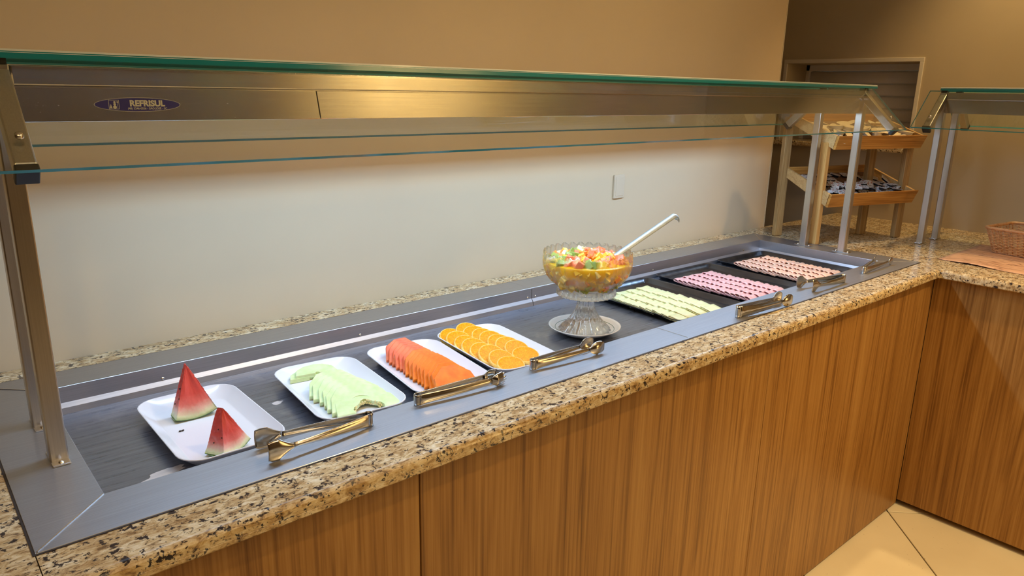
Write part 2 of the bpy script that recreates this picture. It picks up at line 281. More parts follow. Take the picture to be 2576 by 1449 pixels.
# ------------------------------------------------------------------ mesh helpers
class MB:
    def __init__(s): s.v = []; s.f = []; s.mi = []
    def add(s, vs, fs, mi=0):
        b = len(s.v); s.v += [tuple(v) for v in vs]; s.f += [tuple(i + b for i in f) for f in fs]; s.mi += [mi] * len(fs); return s
    def box(s, x0, x1, y0, y1, z0, z1, mi=0, M=None):
        vs = [(x, y, z) for x in (x0, x1) for y in (y0, y1) for z in (z0, z1)]
        if M: vs = [tuple(M @ Vector(v)) for v in vs]
        return s.add(vs, [(0, 1, 3, 2), (4, 6, 7, 5), (0, 4, 5, 1), (2, 3, 7, 6), (0, 2, 6, 4), (1, 5, 7, 3)], mi)
    def prism(s, poly, fn0, fn1, mi=0):
        n = len(poly); vs = [fn0(p) for p in poly] + [fn1(p) for p in poly]
        fs = [tuple(range(n - 1, -1, -1)), tuple(range(n, 2 * n))] + [(i, (i + 1) % n, n + (i + 1) % n, n + i) for i in range(n)]
        return s.add(vs, fs, mi)
    def lathe(s, prof, n=48, c=(0, 0, 0), rfn=None, zfn=None, mi=0, closed=False):
        vs = []; m_ = len(prof)
        for i in range(n):
            a = 2 * pi * i / n
            for j, (r, z) in enumerate(prof):
                rr = r * (rfn(a, j) if rfn else 1); zz = z + (zfn(a, j) if zfn else 0)
                vs.append((c[0] + rr * cos(a), c[1] + rr * sin(a), c[2] + zz))
        fs = []
        jm = m_ if closed else m_ - 1
        for i in range(n):
            k = (i + 1) % n
            for j in range(jm):
                j2 = (j + 1) % m_
                fs.append((i * m_ + j, k * m_ + j, k * m_ + j2, i * m_ + j2))
        return s.add(vs, fs, mi)
    def tube(s, path, r, n=8, mi=0, cap=True):
        P = [Vector(p) for p in path]; rings = []
        for i, p in enumerate(P):
            t = (P[min(i + 1, len(P) - 1)] - P[max(i - 1, 0)]).normalized()
            up = Vector((0, 0, 1)) if abs(t.z) < 0.95 else Vector((1, 0, 0))
            a = t.cross(up).normalized(); b = a.cross(t).normalized(); rr = r[i] if isinstance(r, (list, tuple)) else r
            rings += [tuple(p + a * rr * cos(2 * pi * k / n) + b * rr * sin(2 * pi * k / n)) for k in range(n)]
        fs = [(i * n + k, i * n + (k + 1) % n, (i + 1) * n + (k + 1) % n, (i + 1) * n + k) for i in range(len(P) - 1) for k in range(n)]
        if cap: fs += [tuple(range(n - 1, -1, -1)), tuple(range((len(P) - 1) * n, len(P) * n))]
        return s.add(rings, fs, mi)
    def grid(s, fn, nu, nv, mi=0, closeu=False):
        vs = [fn(i / (nu if closeu else nu - 1), j / (nv - 1)) for i in range(nu) for j in range(nv)]
        fs = []
        for i in range(nu if closeu else nu - 1):
            k = (i + 1) % nu
            for j in range(nv - 1): fs.append((i * nv + j, k * nv + j, k * nv + j + 1, i * nv + j + 1))
        return s.add(vs, fs, mi)
    def build(s, name, mat, parent=None, o=(0, 0, 0), smooth=False, bevel=0, seg=2, solid=0, fixn=True, smooth_angle=None, offset=0):
        me = bpy.data.meshes.new(name)
        ox, oy, oz = o
        me.from_pydata([(x - ox, y - oy, z - oz) for x, y, z in s.v], [], s.f)
        mats = mat if isinstance(mat, (list, tuple)) else [mat]
        for mm in mats: me.materials.append(MAT[mm] if isinstance(mm, str) else mm)
        for p, i in zip(me.polygons, s.mi): p.material_index = i
        if fixn:
            b = bmesh.new(); b.from_mesh(me); bmesh.ops.recalc_face_normals(b, faces=b.faces); b.to_mesh(me); b.free()
        if smooth:
            for p in me.polygons: p.use_smooth = True
            if smooth_angle: me.set_sharp_from_angle(angle=radians(smooth_angle))
        me.update()
        ob = bpy.data.objects.new(name, me); COL.objects.link(ob)
        if bevel:
            md = ob.modifiers.new('bevel', 'BEVEL'); md.width = bevel; md.segments = seg; md.limit_method = 'ANGLE'; md.angle_limit = radians(40)
        if solid:
            md = ob.modifiers.new('solid', 'SOLIDIFY'); md.thickness = solid; md.offset = offset
        if parent is not None: ob.parent = parent
        else: ob.location = (ox, oy, oz + Z0)
        return ob
def thing(name, label, cat, loc=(0, 0, 0), rot=(0, 0, 0), group=None):
    o = bpy.data.objects.new(name, None); COL.objects.link(o); o.empty_display_size = 0.05
    o.location = (loc[0], loc[1], loc[2] + Z0); o.rotation_euler = rot
    tag(o, label, cat, group); return o
def tag(o, label=None, cat=None, group=None, kind=None):
    if label: o['label'] = label
    if cat: o['category'] = cat
    if group: o['group'] = group
    if kind: o['kind'] = kind
    return o
def struct(o): o['kind'] = 'structure'; return o
def dup(root, loc=None, rot=None, label=None, parent=None, scale=None):
    r = root.copy(); COL.objects.link(r)
    if loc is not None: r.location = (loc[0], loc[1], loc[2] + Z0)
    if rot is not None: r.rotation_euler = rot
    if scale is not None: r.scale = scale
    if label: r['label'] = label
    if parent is not None: r.parent = parent
    for ch in list(root.children):
        c = ch.copy(); COL.objects.link(c); c.parent = r
        for g in list(ch.children):
            d = g.copy(); COL.objects.link(d); d.parent = c
    return r

L, WD = 2.6173, 0.6442
WL, WR, WF, WB = 0.096, 0.106, 0.0983, 0.0903
YG = 0.7107; X1 = 2.7997; X3 = 3.4563; CEIL = 1.85; G = 0.0877; T = 0.0284; XF = 2.5565

# ------------------------------------------------------------------ room
struct(MB().box(-2.2, X1, YG, YG + 0.9, -0.9, CEIL).build('wall_back', 'wall'))
b = MB()   # far wall with the service window opening
wy0, wy1, wz0, wz1 = 0.43, 1.056, 0.315, 0.703
b.box(X3, X3 + 0.35, -3.7, wy0, -0.9, CEIL).box(X3, X3 + 0.35, wy1, 1.75, -0.9, CEIL).box(X3, X3 + 0.35, wy0, wy1, -0.9, wz0).box(X3, X3 + 0.35, wy0, wy1, wz1, CEIL)
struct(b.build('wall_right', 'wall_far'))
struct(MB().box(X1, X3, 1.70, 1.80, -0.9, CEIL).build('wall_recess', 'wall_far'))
struct(MB().box(-2.3, -2.2, -3.7, YG, -0.9, CEIL).build('wall_left', 'wall_dark'))
struct(MB().box(-2.3, X3, -3.8, -3.7, -0.9, CEIL).build('wall_front', 'wall_dark'))
struct(MB().box(-2.3, X3 + 0.4, -3.8, 1.8, CEIL, CEIL + 0.1).build('ceiling', 'ceil'))
tr = struct(MB().box(X1 - 0.003, X1 + 0.001, YG - 0.0015, YG + 0.01, 0.0, CEIL).build('trim_1', 'bead'))
struct(MB().box(2.38, 3.44, -3.698, -3.66, -0.9, 1.25).build('reflection_panel', 'wall', bevel=0.004))  # added out-of-view pale panel, mirrored as the warm patch on the lamp housing
fl = struct(MB().box(-2.3, X3 + 0.05, -3.8, 1.8, -0.98, -0.906).build('floor', 'grout'))
# diagonal floor tiles
ts = 0.42; vx, vy = 2.5156, -0.068; k = 0
e1 = Vector((-1, -1, 0)).normalized(); e2 = Vector((1, -1, 0)).normalized()
tb = MB(); hw = ts / 2 - 0.0022; tb.box(-hw, hw, -hw, hw, -0.006, 0)
tile0 = tb.build('tile', 'tile', fl, bevel=0.0012, seg=1)
first = True
for i in range(-3, 13):
    for j in range(-11, 9):
        c = Vector((vx, vy, 0)) + e1 * ts * (i + 0.5) + e2 * ts * (j + 0.5)
        if not (-2.25 < c.x < X3 + 0.2 and -3.6 < c.y < 0.6): continue
        if c.y > 0.1 and c.x < 2.2: continue
        to = tile0 if first else tile0.copy()
        if not first: COL.objects.link(to)
        to.parent = fl; to.location = (c.x, c.y, -0.900); to.rotation_euler = (0, 0, radians(45)); first = False

# window with roller shutter
win = struct(thing('window_1', None, None, (X3, 0.74, 0.5)))
b = MB(); f = 0.016
oy0, oy1, oz1 = 0.413, 1.0724, 0.722
def vb(b, y0, y1, z0, z1, x0=X3 - 0.006, x1=X3 + 0.004): b.box(x0, x1, y0, y1, z0, z1)
for n_, (a0, a1, c0, c1) in dict(a=(oy0, oy1, oz1 - 0.018, oz1), b=(oy0, oy0 + 0.017, 0.335, oz1 - 0.018), c=(oy1 - 0.017, oy1, 0.335, oz1 - 0.018)).items():
    bb = MB(); vb(bb, a0, a1, c0, c1); bb.build('window_frame', 'white_trim', win, (X3, 0.74, 0.5), bevel=0.0015)
bb = MB(); xs = 3.655
bb.box(xs - 0.01, xs + 0.02, wy1 - 0.02, wy1, wz0, wz1).box(xs - 0.01, xs + 0.02, wy0, wy0 + 0.01, wz0, wz1).box(xs - 0.01, xs + 0.02, wy0, wy1, wz1 - 0.03, wz1)
bb.build('shutter_rail', 'shutter', win, (X3, 0.74, 0.5), bevel=0.002)
z = wz1 - 0.031; k = 0
while z > wz0:
    h = min(0.058, z - wz0); bb = MB()
    bb.grid(lambda u, v: (xs + 0.006 - 0.006 * sin(pi * v), wy0 + (wy1 - wy0) * u, z - h + (h - 0.0018) * v), 2, 7)
    bb.build('slat', 'shutter', win, (X3, 0.74, 0.5), smooth=True, solid=0.003); z -= 0.058
bb = MB(); bb.box(X3 - 0.05, X3 + 0.19, 0.40, 1.14, 0.310, 0.335)
bb.build('window_sill', 'granite', win, (X3, 0.74, 0.5), bevel=0.006)

# ------------------------------------------------------------------ cabinets
def cabinet(name, label, x0, x1, o):
    t = thing(name, label, 'cabinet', o)
    yf = -0.0634
    b = MB(); b.box(x0, x0 + 0.016, yf + 0.019, 0.69, -0.885, -0.056).box(x1 - 0.016, x1, yf + 0.019, 0.69, -0.885, -0.056).box(x0, x1, yf + 0.019, 0.69, -0.9, -0.885).box(x0 + 0.016, x1 - 0.016, 0.675, 0.69, -0.885, -T - 0.0005)
    b.build('carcass', 'laminate', t, o)
    MB().box(x0 + 0.0008, x1 - 0.0008, yf, yf + 0.018, -0.893, -T - 0.0005).build('front_panel', 'laminate', t, o, bevel=0.0012, seg=1)
    return t
cabinet('counter_cabinet', 'wood-grain laminate cabinet under the left end of the granite buffet counter', -0.62, 0.508, (-0.05, 0.3, -0.9))
cabinet('counter_cabinet', 'wide wood-grain laminate cabinet front under the middle of the buffet counter', 0.5085, 1.5605, (1.03, 0.3, -0.9))
cabinet('counter_cabinet', 'wood-grain laminate cabinet meeting the side counter in the inner corner', 1.561, 2.5883, (2.07, 0.3, -0.9))
o = (3.0, -1.2, -0.9)
t = thing('counter_cabinet', 'wood-grain laminate cabinet of the side counter at right, raised on a black plinth', 'cabinet', o)
MB().box(2.5885, 2.6065, -2.6, -0.0640, -0.878, -T - 0.0005).build('front_panel', 'laminate', t, o, bevel=0.001, seg=1)
MB().box(2.607, 3.44, -2.6, -0.064, -0.878, -0.86).box(2.607, 3.44, -2.6, -2.58, -0.86, -T - 0.0005).box(2.607, 3.44, -0.08, -0.064, -0.86, -T - 0.0005).box(3.42, 3.44, -2.58, -0.08, -0.86, -T - 0.0005).build('carcass', 'laminate', t, o)
MB().box(2.64, 3.42, -2.6, -0.064, -0.9, -0.878).build('plinth', 'dark', t, o)

# ------------------------------------------------------------------ granite
def nose(front, back):
    r = 0.013
    return [(back, -T), (front + 0.003, -T), (front, -T + 0.003), (front, -0.0195), (front + 0.0005, -0.0188), (front, -0.018)] + [(front + r - r * cos(a), -r + r * sin(a)) for a in [pi / 2 * k / 6 for k in range(0, 7)]] + [(back, 0)]
b = MB(); pf = nose(-G, 0.094)
b.prism(pf, lambda p: (0.0006, p[0], p[1]), lambda p: (2.5545, p[0], p[1]))
b.box(0.0006, 2.5545, 0.558, YG - 0.0005, -T, 0).box(0.0006, 0.092, 0.094, 0.558, -T, 0).box(2.515, 2.5545, 0.094, 0.558, -T, 0)
gw = b.build('granite_worktop', 'granite', None, (1.3, 0.3, -T)); tag(gw, 'long speckled granite worktop with rounded front edge around the steel buffet well', 'worktop')
b = MB(); pf = nose(-G, YG - 0.0005)
b.prism(pf, lambda p: (-0.62, p[0], p[1]), lambda p: (-0.0006, p[0], p[1]))
gw = b.build('granite_worktop', 'granite', None, (-0.3, 0.3, -T)); tag(gw, 'speckled granite worktop slab at the bottom left corner, left of the steel frame', 'worktop')
b = MB(); pf = nose(XF, 3.4560)
b.prism(pf, lambda p: (p[0], -2.65, p[1]), lambda p: (p[0], -0.0895, p[1]))
b.box(XF - 0.0012, 3.4560, -0.0895, YG - 0.0005, -T, 0)
gw = b.build('granite_worktop', 'granite', None, (3.0, -0.5, -T)); tag(gw, 'granite worktop of the side counter carrying the wooden rack and the wicker basket', 'worktop')
# ------------------------------------------------------------------ steel well
o = (1.3, 0.3, 0)
well = thing('buffet_well', 'long recessed stainless steel buffet well with mitred flange holding the food trays', 'buffet well', o)
h = 0.0016; S1 = 1.2989
ix0, ix1, iy0, iy1 = WL, L - WR, WF, WD - WB
def poly(pts, mat='flange', z0=0.0001, z1=h):
    b = MB(); b.prism(pts, lambda p: (p[0], p[1], z0), lambda p: (p[0], p[1], z1)); return b.build('flange', mat, well, o, bevel=0.0005, seg=1)
g = 0.0004
poly([(0 + g, 0), (S1 - g, 0), (S1 - g, iy0), (ix0 + g, iy0)])
poly([(S1 + g, 0), (L - g, 0), (ix1 - g, iy0), (S1 + g, iy0)])
poly([(0, g), (ix0, iy0 + g), (ix0, iy1 - g), (0, WD - g)])
poly([(L, g), (L, WD - g), (ix1, iy1 - g), (ix1, iy0 + g)])
poly([(g, WD), (ix0 + g, iy1), (S1 - g, iy1), (S1 - g, WD)])
poly([(S1 + g, WD), (S1 + g, iy1), (ix1 - g, iy1), (L - g, WD)])
for p, q in (((0, 0), (ix0, iy0)), ((L, 0), (ix1, iy0)), ((L, WD), (ix1, iy1)), ((0, WD), (ix0, iy1)), ((S1, 0.002), (S1, iy0 - 0.002))):
    d = Vector((q[0] - p[0], q[1] - p[1], 0)).normalized(); nn = Vector((-d.y, d.x, 0)) * 0.0009
    a0 = Vector((p[0], p[1], 0)) + d * 0.004; a1 = Vector((q[0], q[1], 0)) - d * 0.001
    b = MB(); b.prism([a0 - nn, a1 - nn, a1 + nn, a0 + nn], lambda v: (v.x, v.y, h), lambda v: (v.x * 1, v.y, h + 0.0012)); b.build('weld_seam', 'screw', well, o)
DP = -0.05
for (a0, a1, c0, c1) in ((-0.003, L + 0.003, -0.003, -0.0003), (-0.003, L + 0.003, WD + 0.0003, WD + 0.003), (-0.003, -0.0003, -0.0003, WD + 0.0003), (L + 0.0003, L + 0.003, -0.0003, WD + 0.0003)):
    MB().box(a0, a1, c0, c1, 0.0001, 0.0009).build('sealant_bead', 'joint', well, o)
def wallp(pts, nm='well_wall', mat='wellwall'):
    b = MB(); b.add(pts, [(0, 1, 2, 3)]); return b.build(nm, mat, well, o, solid=0.0012)
# side walls with a lower ledge
def wallprofile(y, s):  # profile points (offset into well, z)
    return [(0, 0.0008), (0.0005, -0.0365), (0.0065, -0.040), (0.0075, DP + 0.001)]
pr_ = [(0, 0.0008), (0.0004, -0.030), (0.0062, -0.0385), (0.0085, DP)]
def wallstrip(fn, x0, x1, nm='well_wall'):
    b = MB(); b.grid(lambda u, v: fn(x0 + (x1 - x0) * u, *pr_[round(v * 3)]), 2, 4); return b.build(nm, 'wellwall', well, o, solid=0.001, smooth=False)
wallstrip(lambda t_, d, z: (t_, iy1 - d, z), ix0, S1 + 0.0055)
wallstrip(lambda t_, d, z: (t_, iy1 - d, z), S1 + 0.0075, ix1)
wallstrip(lambda t_, d, z: (t_, iy0 + d, z), ix0, ix1)
wallstrip(lambda t_, d, z: (ix0 + d, t_, z), iy0, iy1)
wallstrip(lambda t_, d, z: (ix1 - d, t_, z), iy0, iy1)
MB().box(ix0, ix1, iy0, iy1, DP - 0.003, DP).build('well_floor', 'wellfloor', well, o)
for rx in (0.7478, 1.29, 1.3194, 1.8555, 0.30, 2.40):
    b = MB(); b.lathe([(0.0001, -0.0018), (0.0022, -0.0012), (0.0034, 0)], 12)
    b.v = [(rx + x, iy1 - 0.0012 + z, -0.0255 + y) for x, y, z in b.v]; b.build('rivet', 'screw', well, o, smooth=True)
def stain(x, y, rx, ry, rot, seed):
    rnd = random.Random(seed); n = 22; pts = []
    for i in range(n):
        a = 2 * pi * i / n; k = 1 + rnd.uniform(-0.22, 0.22); px, py = rx * k * cos(a), ry * k * sin(a)
        pts.append((x + px * cos(rot) - py * sin(rot), y + px * sin(rot) + py * cos(rot)))
    b = MB(); b.prism(pts, lambda p: (p[0], p[1], DP + 0.0001), lambda p: (x + (p[0] - x) * .97, y + (p[1] - y) * .97, DP + 0.0004)); b.build('limescale_patch', 'stain', well, o)
stain(0.200, 0.200, 0.034, 0.016, 0.25, 1); stain(0.452, 0.352, 0.011, 0.007, 0.1, 2)
stain(1.13, 0.205, 0.060, 0.012, 0.1, 3); stain(0.60, 0.115, 0.05, 0.006, 0, 5)

# ------------------------------------------------------------------ sneeze guard
def text(body, size, name, mat, parent, loc, rot, bold=0.0):
    cu = bpy.data.curves.new(name, 'FONT'); cu.body = body; cu.size = size; cu.align_x = 'CENTER'; cu.align_y = 'CENTER'; cu.extrude = 0.00008; cu.offset = bold
    tmp = bpy.data.objects.new(name + '_tmp', cu); COL.objects.link(tmp)
    bpy.context.view_layer.update()
    me = bpy.data.meshes.new_from_object(tmp.evaluated_get(bpy.context.evaluated_depsgraph_get())); bpy.data.objects.remove(tmp)
    me.materials.clear(); me.materials.append(MAT[mat])
    ob = bpy.data.objects.new(name, me); COL.objects.link(ob); ob.parent = parent; ob.location = loc; ob.rotation_euler = rot; return ob
def guard(label, Lx, loc, rotz, gx0, gx1, tg0, tg1, seamx=None, sticker=False, lampP=60):
    """local coordinates: posts from x=.0554; y as in the main unit; z from the counter top"""
    t = thing('sneeze_guard', label, 'sneeze guard', loc, (0, 0, rotz))
    q = 0.0248; yf, yb = 0.2374, 0.3862; px0 = 0.0554; px1 = px0 + Lx
    ztop = 0.573
    for px in (px0, px1):
        for py in (yf, yb):
            p = MB().box(px, px + q, py, py + q, 0.002, ztop - 0.002).build('post', 'post', t, bevel=0.0022)
            s = MB().box(px + 0.0005, px + q - 0.0005, py - 0.018, py + q + 0.018, 0.0017, 0.0042).build('foot_plate', 'screw', p, bevel=0.001)
            sc = MB().lathe([(0.0001, 0.0028), (0.003, 0.0022), (0.0042, 0)], 12, (px + q / 2, py - 0.0095, 0.0042)).build('foot_screw', 'screw', p, smooth=True)
            sc = MB().lathe([(0.0001, 0.0028), (0.003, 0.0022), (0.0042, 0)], 12, (px + q / 2, py + q + 0.0095, 0.0042)).build('foot_screw', 'screw', p, smooth=True)
    # rails along the length, and end rails
    for py in (yf, yb):
        MB().box(px0 + q + 0.0005, px1 - 0.0005, py, py + q, 0.5448, ztop - 0.002).build('rail', 'housing', t, bevel=0.002)
    for px in (px0, px1):
        MB().box(px, px + q, yf + q, yb, 0.5448, ztop - 0.002).build('end_rail', 'post', t, bevel=0.002)
    # lamp housing sides below the rails
    def side(x0, x1, y, s, nm='housing_panel'):
        b = MB(); b.box(x0, x1, y, y + 0.002, 0.497, 0.5432); return b.build(nm, 'housing', t, bevel=0.0007, seg=1)
    ss = seamx if seamx else (px0 + px1) / 2
    b = MB(); b.prism([(px0 + q + 0.001, 0.497), (ss - 0.0008 + 0.006, 0.497), (ss - 0.0008, 0.5432), (px0 + q + 0.001, 0.5432)], lambda p: (p[0], yf + 0.0002, p[1]), lambda p: (p[0], yf + 0.0022, p[1]))
    panel = b.build('housing_panel', 'housing', t, bevel=0.0006, seg=1)
    b = MB(); b.prism([(ss + 0.0008 + 0.006, 0.497), (px1 - 0.030, 0.497), (px1 - 0.030, 0.5432), (ss + 0.0008, 0.5432)], lambda p: (p[0], yf + 0.0012, p[1]), lambda p: (p[0], yf + 0.0032, p[1]))
    b.build('housing_panel', 'housing', t, bevel=0.0006, seg=1)
    side(px0 + q + 0.001, px1 - 0.030, yb + q - 0.0024, 1)
    for y_ in (yf + 0.0045, yb + q - 0.0065): MB().box(px0 + q + 0.001, px1 - 0.031, y_, y_ + 0.0015, 0.499, 0.5475).build('light_block_liner', 'housing', t)  # strips added to stop lamp light leaking between rail and panel
    MB().box(px1 - 0.030, px1 - 0.028, yf + 0.001, yb + q - 0.001, 0.497, 0.5432).build('housing_end', 'housing', t)
    MB().box(px0 + q + 0.001, px1 - 0.001, yf + q, yb, 0.566, 0.5685).build('housing_roof', 'housing', t)
    b = MB(); b.tube([(px0 + 0.09, 0.3243, 0.5515), (px1 - 0.09, 0.3243, 0.5515)], 0.008, 14)
    b.build('lamp_tube', 'tube', t, smooth=True, smooth_angle=40)
    # arms: 45 degrees outwards from the post tops, front and back
    for s in (-1, 1):
        ya = yf + 0.008 if s < 0 else yb + q - 0.008
        for px in (px0, px1):
            top = Vector((px, ya - 0.010 * s * -1, 0.574)); d = Vector((0, s, -1)).normalized(); nrm = Vector((0, s, 1)).normalized()
            A = Vector((0, ya, 0.5725)); Ln = 0.170
            b = MB(); p0 = A; p1 = A + d * Ln; p2 = p1 - nrm * 0.025; p3 = A - nrm * 0.025
            b.prism([p0, p1, p2, p3], lambda v: (px, v.y, v.z), lambda v: (px + q, v.y, v.z)); arm = b.build('arm', 'post', t, bevel=0.0022)
            b = MB(); e0 = p1 + d * 0.0003 + nrm * 0.001; b.prism([e0, e0 + d * 0.011, e0 + d * 0.011 - nrm * 0.027, e0 - nrm * 0.027], lambda v: (px - 0.001, v.y, v.z), lambda v: (px + q + 0.001, v.y, v.z))
            b.build('end_cap', 'black', arm, bevel=0.0015)
            c = A + d * (Ln - 0.038); b = MB(); b.lathe([(0.0001, 0.0045), (0.003, 0.004), (0.0052, 0.0022), (0.0055, -0.0005)], 14)
            ax = Vector((1, 0, 0)); ay = nrm.cross(ax)
            b.v = [tuple(Vector((px + q / 2, c.y, c.z)) + ax * x + ay * y + nrm * (z + 0.008)) for x, y, z in b.v]
            b.build('bolt', 'screw', arm, smooth=True)
    # glass panels
    def pane(nm, mat, corners, th, nvec):
        nv = Vector(nvec) * th; P = [Vector(c) for c in corners]
        b = MB(); vs = [tuple(p) for p in P] + [tuple(p + nv) for p in P]
        b.add(vs, [(0, 1, 2, 3), (4, 5, 6, 7)], 0); b.add(vs, [(0, 1, 5, 4), (1, 2, 6, 5), (2, 3, 7, 6), (3, 0, 4, 7)], 1)
        return b.build(nm, [mat, 'glass_edge'], t)
    for s, nm in ((-1, 'front_glass'), (1, 'back_glass')):
        d = Vector((0, s, -1)).normalized(); nrm = Vector((0, s, 1)).normalized()
        ya = yf + 0.008 if s < 0 else yb + q - 0.008
        A = Vector((0, ya, 0.5725)) + nrm * 0.0012 - d * 0.0015; B = A + d * 0.1865
        pane(nm, 'glass_front' if s < 0 else 'glass', [(gx0, A.y, A.z), (gx1, A.y, A.z), (gx1, B.y, B.z), (gx0, B.y, B.z)], 0.0055, nrm)
    pane('top_glass', 'glass', [(tg0, yf - 0.020, 0.5785), (tg1, yf - 0.020, 0.5785), (tg1, yb + q + 0.020, 0.5785), (tg0, yb + q + 0.020, 0.5785)], 0.009, (0, 0, 1))
    b = MB(); y_ = yf - 0.020; b.add([(tg0, y_, 0.5855), (tg1, y_, 0.5855), (tg1, y_ + 0.0022, 0.5900), (tg0, y_ + 0.0022, 0.5900)], [(0, 1, 2, 3)]); b.build('bevel_glint_strip', 'bevel_glint', t, solid=0.0006)  # bevel strip coloured pale to carry its highlight
    for k, x_ in enumerate((px0, px1)):
        for y_ in (yf, yb): MB().box(x_ + 0.002, x_ + q - 0.002, y_ + 0.002, y_ + q - 0.002, 0.5712, 0.5785).build('glass_pad', 'black', t)
    if sticker:
        sx, sz = 0.2313, 0.5203; yy = yf + 0.0002
        n = 48; b = MB(); b.prism([(0.0580 * cos(2 * pi * i / n), 0.0100 * sin(2 * pi * i / n)) for i in range(n)], lambda p: (sx + p[0], yy - 0.0001, sz + p[1]), lambda p: (sx + p[0], yy - 0.0003, sz + p[1])); st = b.build('maker_sticker', 'sticker_w', t)
        b = MB(); b.prism([(0.0572 * cos(2 * pi * i / n), 0.0094 * sin(2 * pi * i / n)) for i in range(n)], lambda p: (sx + p[0], yy - 0.0003, sz + p[1]), lambda p: (sx + p[0], yy - 0.0005, sz + p[1])); b.build('blue_field', 'sticker', st)
        R_ = (pi / 2, 0, 0)
        text('REFRISUL', 0.0117, 'lettering', 'sticker_w', st, (sx + 0.0120, yy - 0.0006, sz + 0.0014), R_, 0.0005)
        text('(48) 3246-0556 - SÃO JOSÉ - SC', 0.0040, 'lettering', 'sticker_w', st, (sx + 0.0120, yy - 0.0006, sz - 0.0055), R_, 0.00006)
        b = MB(); ex = sx - 0.0325; w_ = 0.0068; hh_ = 0.0064; y0_ = yy - 0.0007; y1_ = yy - 0.0005
        def rect(x0, x1, z0, z1): b.box(ex + x0, ex + x1, y0_, y1_, sz + z0, sz + z1)
        rect(-w_, w_, hh_ - .0005, hh_); rect(-w_, w_, -hh_, -hh_ + .0005); rect(-w_, -w_ + .0005, -hh_, hh_); rect(w_ - .0005, w_, -hh_, hh_)
        def disc(cx, cz, r): b.prism([(cx + r * cos(2 * pi * i / 14), cz + r * sin(2 * pi * i / 14)) for i in range(14)], lambda p: (ex + p[0], y0_, sz + p[1]), lambda p: (ex + p[0], y1_, sz + p[1]))
        disc(0.001, -0.0035, 0.0024); disc(0.001, 0.0002, 0.0017); rect(-0.0010, 0.0030, 0.0020, 0.0024); rect(-0.0002, 0.0022, 0.0024, 0.0046)
        b.prism([(-0.0058, -0.005), (-0.0024, -0.005), (-0.0041, 0.001)], lambda p: (ex + p[0], y0_, sz + p[1]), lambda p: (ex + p[0], y1_, sz + p[1]))
        rect(0.0046, 0.0050, -0.005, 0.003); rect(0.0038, 0.0058, 0.0026, 0.0044)
        b.build('emblem', 'sticker_w', st)
    if lampP:
        l = bpy.data.lights.new('lamp_light', 'AREA'); l.energy = lampP; l.color = COOL; l.shape = 'RECTANGLE'; l.size = Lx - 0.2; l.size_y = 0.03
        lo = bpy.data.objects.new('lamp_light', l); COL.objects.link(lo); lo.parent = t; lo.location = ((px0 + px1 + q) / 2, 0.3243, 0.542)
    return t
guard('long stainless sneeze guard with slanted glass and lamp housing over the buffet well', 2.4909, (0, 0, 0), 0, -0.35, 2.612, -0.35, 2.588, 0.5112, True, 12.6)
guard('second stainless sneeze guard on the side counter, cut off at the right edge', 1.7, (2.745, 0.2134, 0), radians(-90), 0.018, 1.80, 0.062, 1.80, 1.4, False, 0)

# ------------------------------------------------------------------ white trays
def rrect(w, l, r, n=6):
    pts = []
    for cx, cy, a0 in ((w / 2 - r, l / 2 - r, 0), (-w / 2 + r, l / 2 - r, 90), (-w / 2 + r, -l / 2 + r, 180), (w / 2 - r, -l / 2 + r, 270)):
        for k in range(n + 1):
            a = radians(a0 + 90 * k / n); pts.append((cx + r * cos(a), cy + r * sin(a)))
    return pts
def loops(ls, mat, name, parent=None, smooth=True, ang=50):
    b = MB(); n = len(ls[0][0]); vs = []
    for pts, z in ls: vs += [(x, y, z) for x, y in pts]
    fs = [(i * n + k, i * n + (k + 1) % n, (i + 1) * n + (k + 1) % n, (i + 1) * n + k) for i in range(len(ls) - 1) for k in range(n)]
    fs += [tuple(range(n)), tuple(range((len(ls) - 1) * n, len(ls) * n))]
    b.add(vs, fs); return b.build(name, mat, parent, smooth=smooth, smooth_angle=ang)
TW, TL = 0.180, 0.300
lst = [(rrect(TW - .055, TL - .055, .02), 0.0), (rrect(TW - .05, TL - .05, .022), 0.0008), (rrect(TW - .012, TL - .012, .036), 0.019), (rrect(TW - .002, TL - .002, .040), 0.0226), (rrect(TW, TL, .041), 0.0236), (rrect(TW - .0008, TL - .0008, .041), 0.0248), (rrect(TW - .004, TL - .004, .040), 0.0250),
       (rrect(TW - .009, TL - .009, .037), 0.0225), (rrect(TW - .046, TL - .046, .024), 0.0050), (rrect(TW - .052, TL - .052, .022), 0.0040)]
tray0 = loops(lst, 'melamine', 'serving_tray')
FT = DP + 0.0041  # tray floor height
trays = [(0.309, 0.311, 0, 'white tray holding two watermelon wedges, nearest the left post'), (0.561, 0.308, -5, 'white tray of pale green melon slices'), (0.768, 0.298, -7.5, 'white tray of orange papaya slices'), (0.963, 0.299, -6, 'white tray of round orange slices, next to the glass bowl')]
for i, (x, y, a, lab) in enumerate(trays):
    tr_ = tray0 if i == 0 else dup(tray0)
    tr_.location = (x, y, DP + Z0 + 0.0003); tr_.rotation_euler = (0, 0, radians(a)); tag(tr_, lab, 'tray', 'white serving trays')

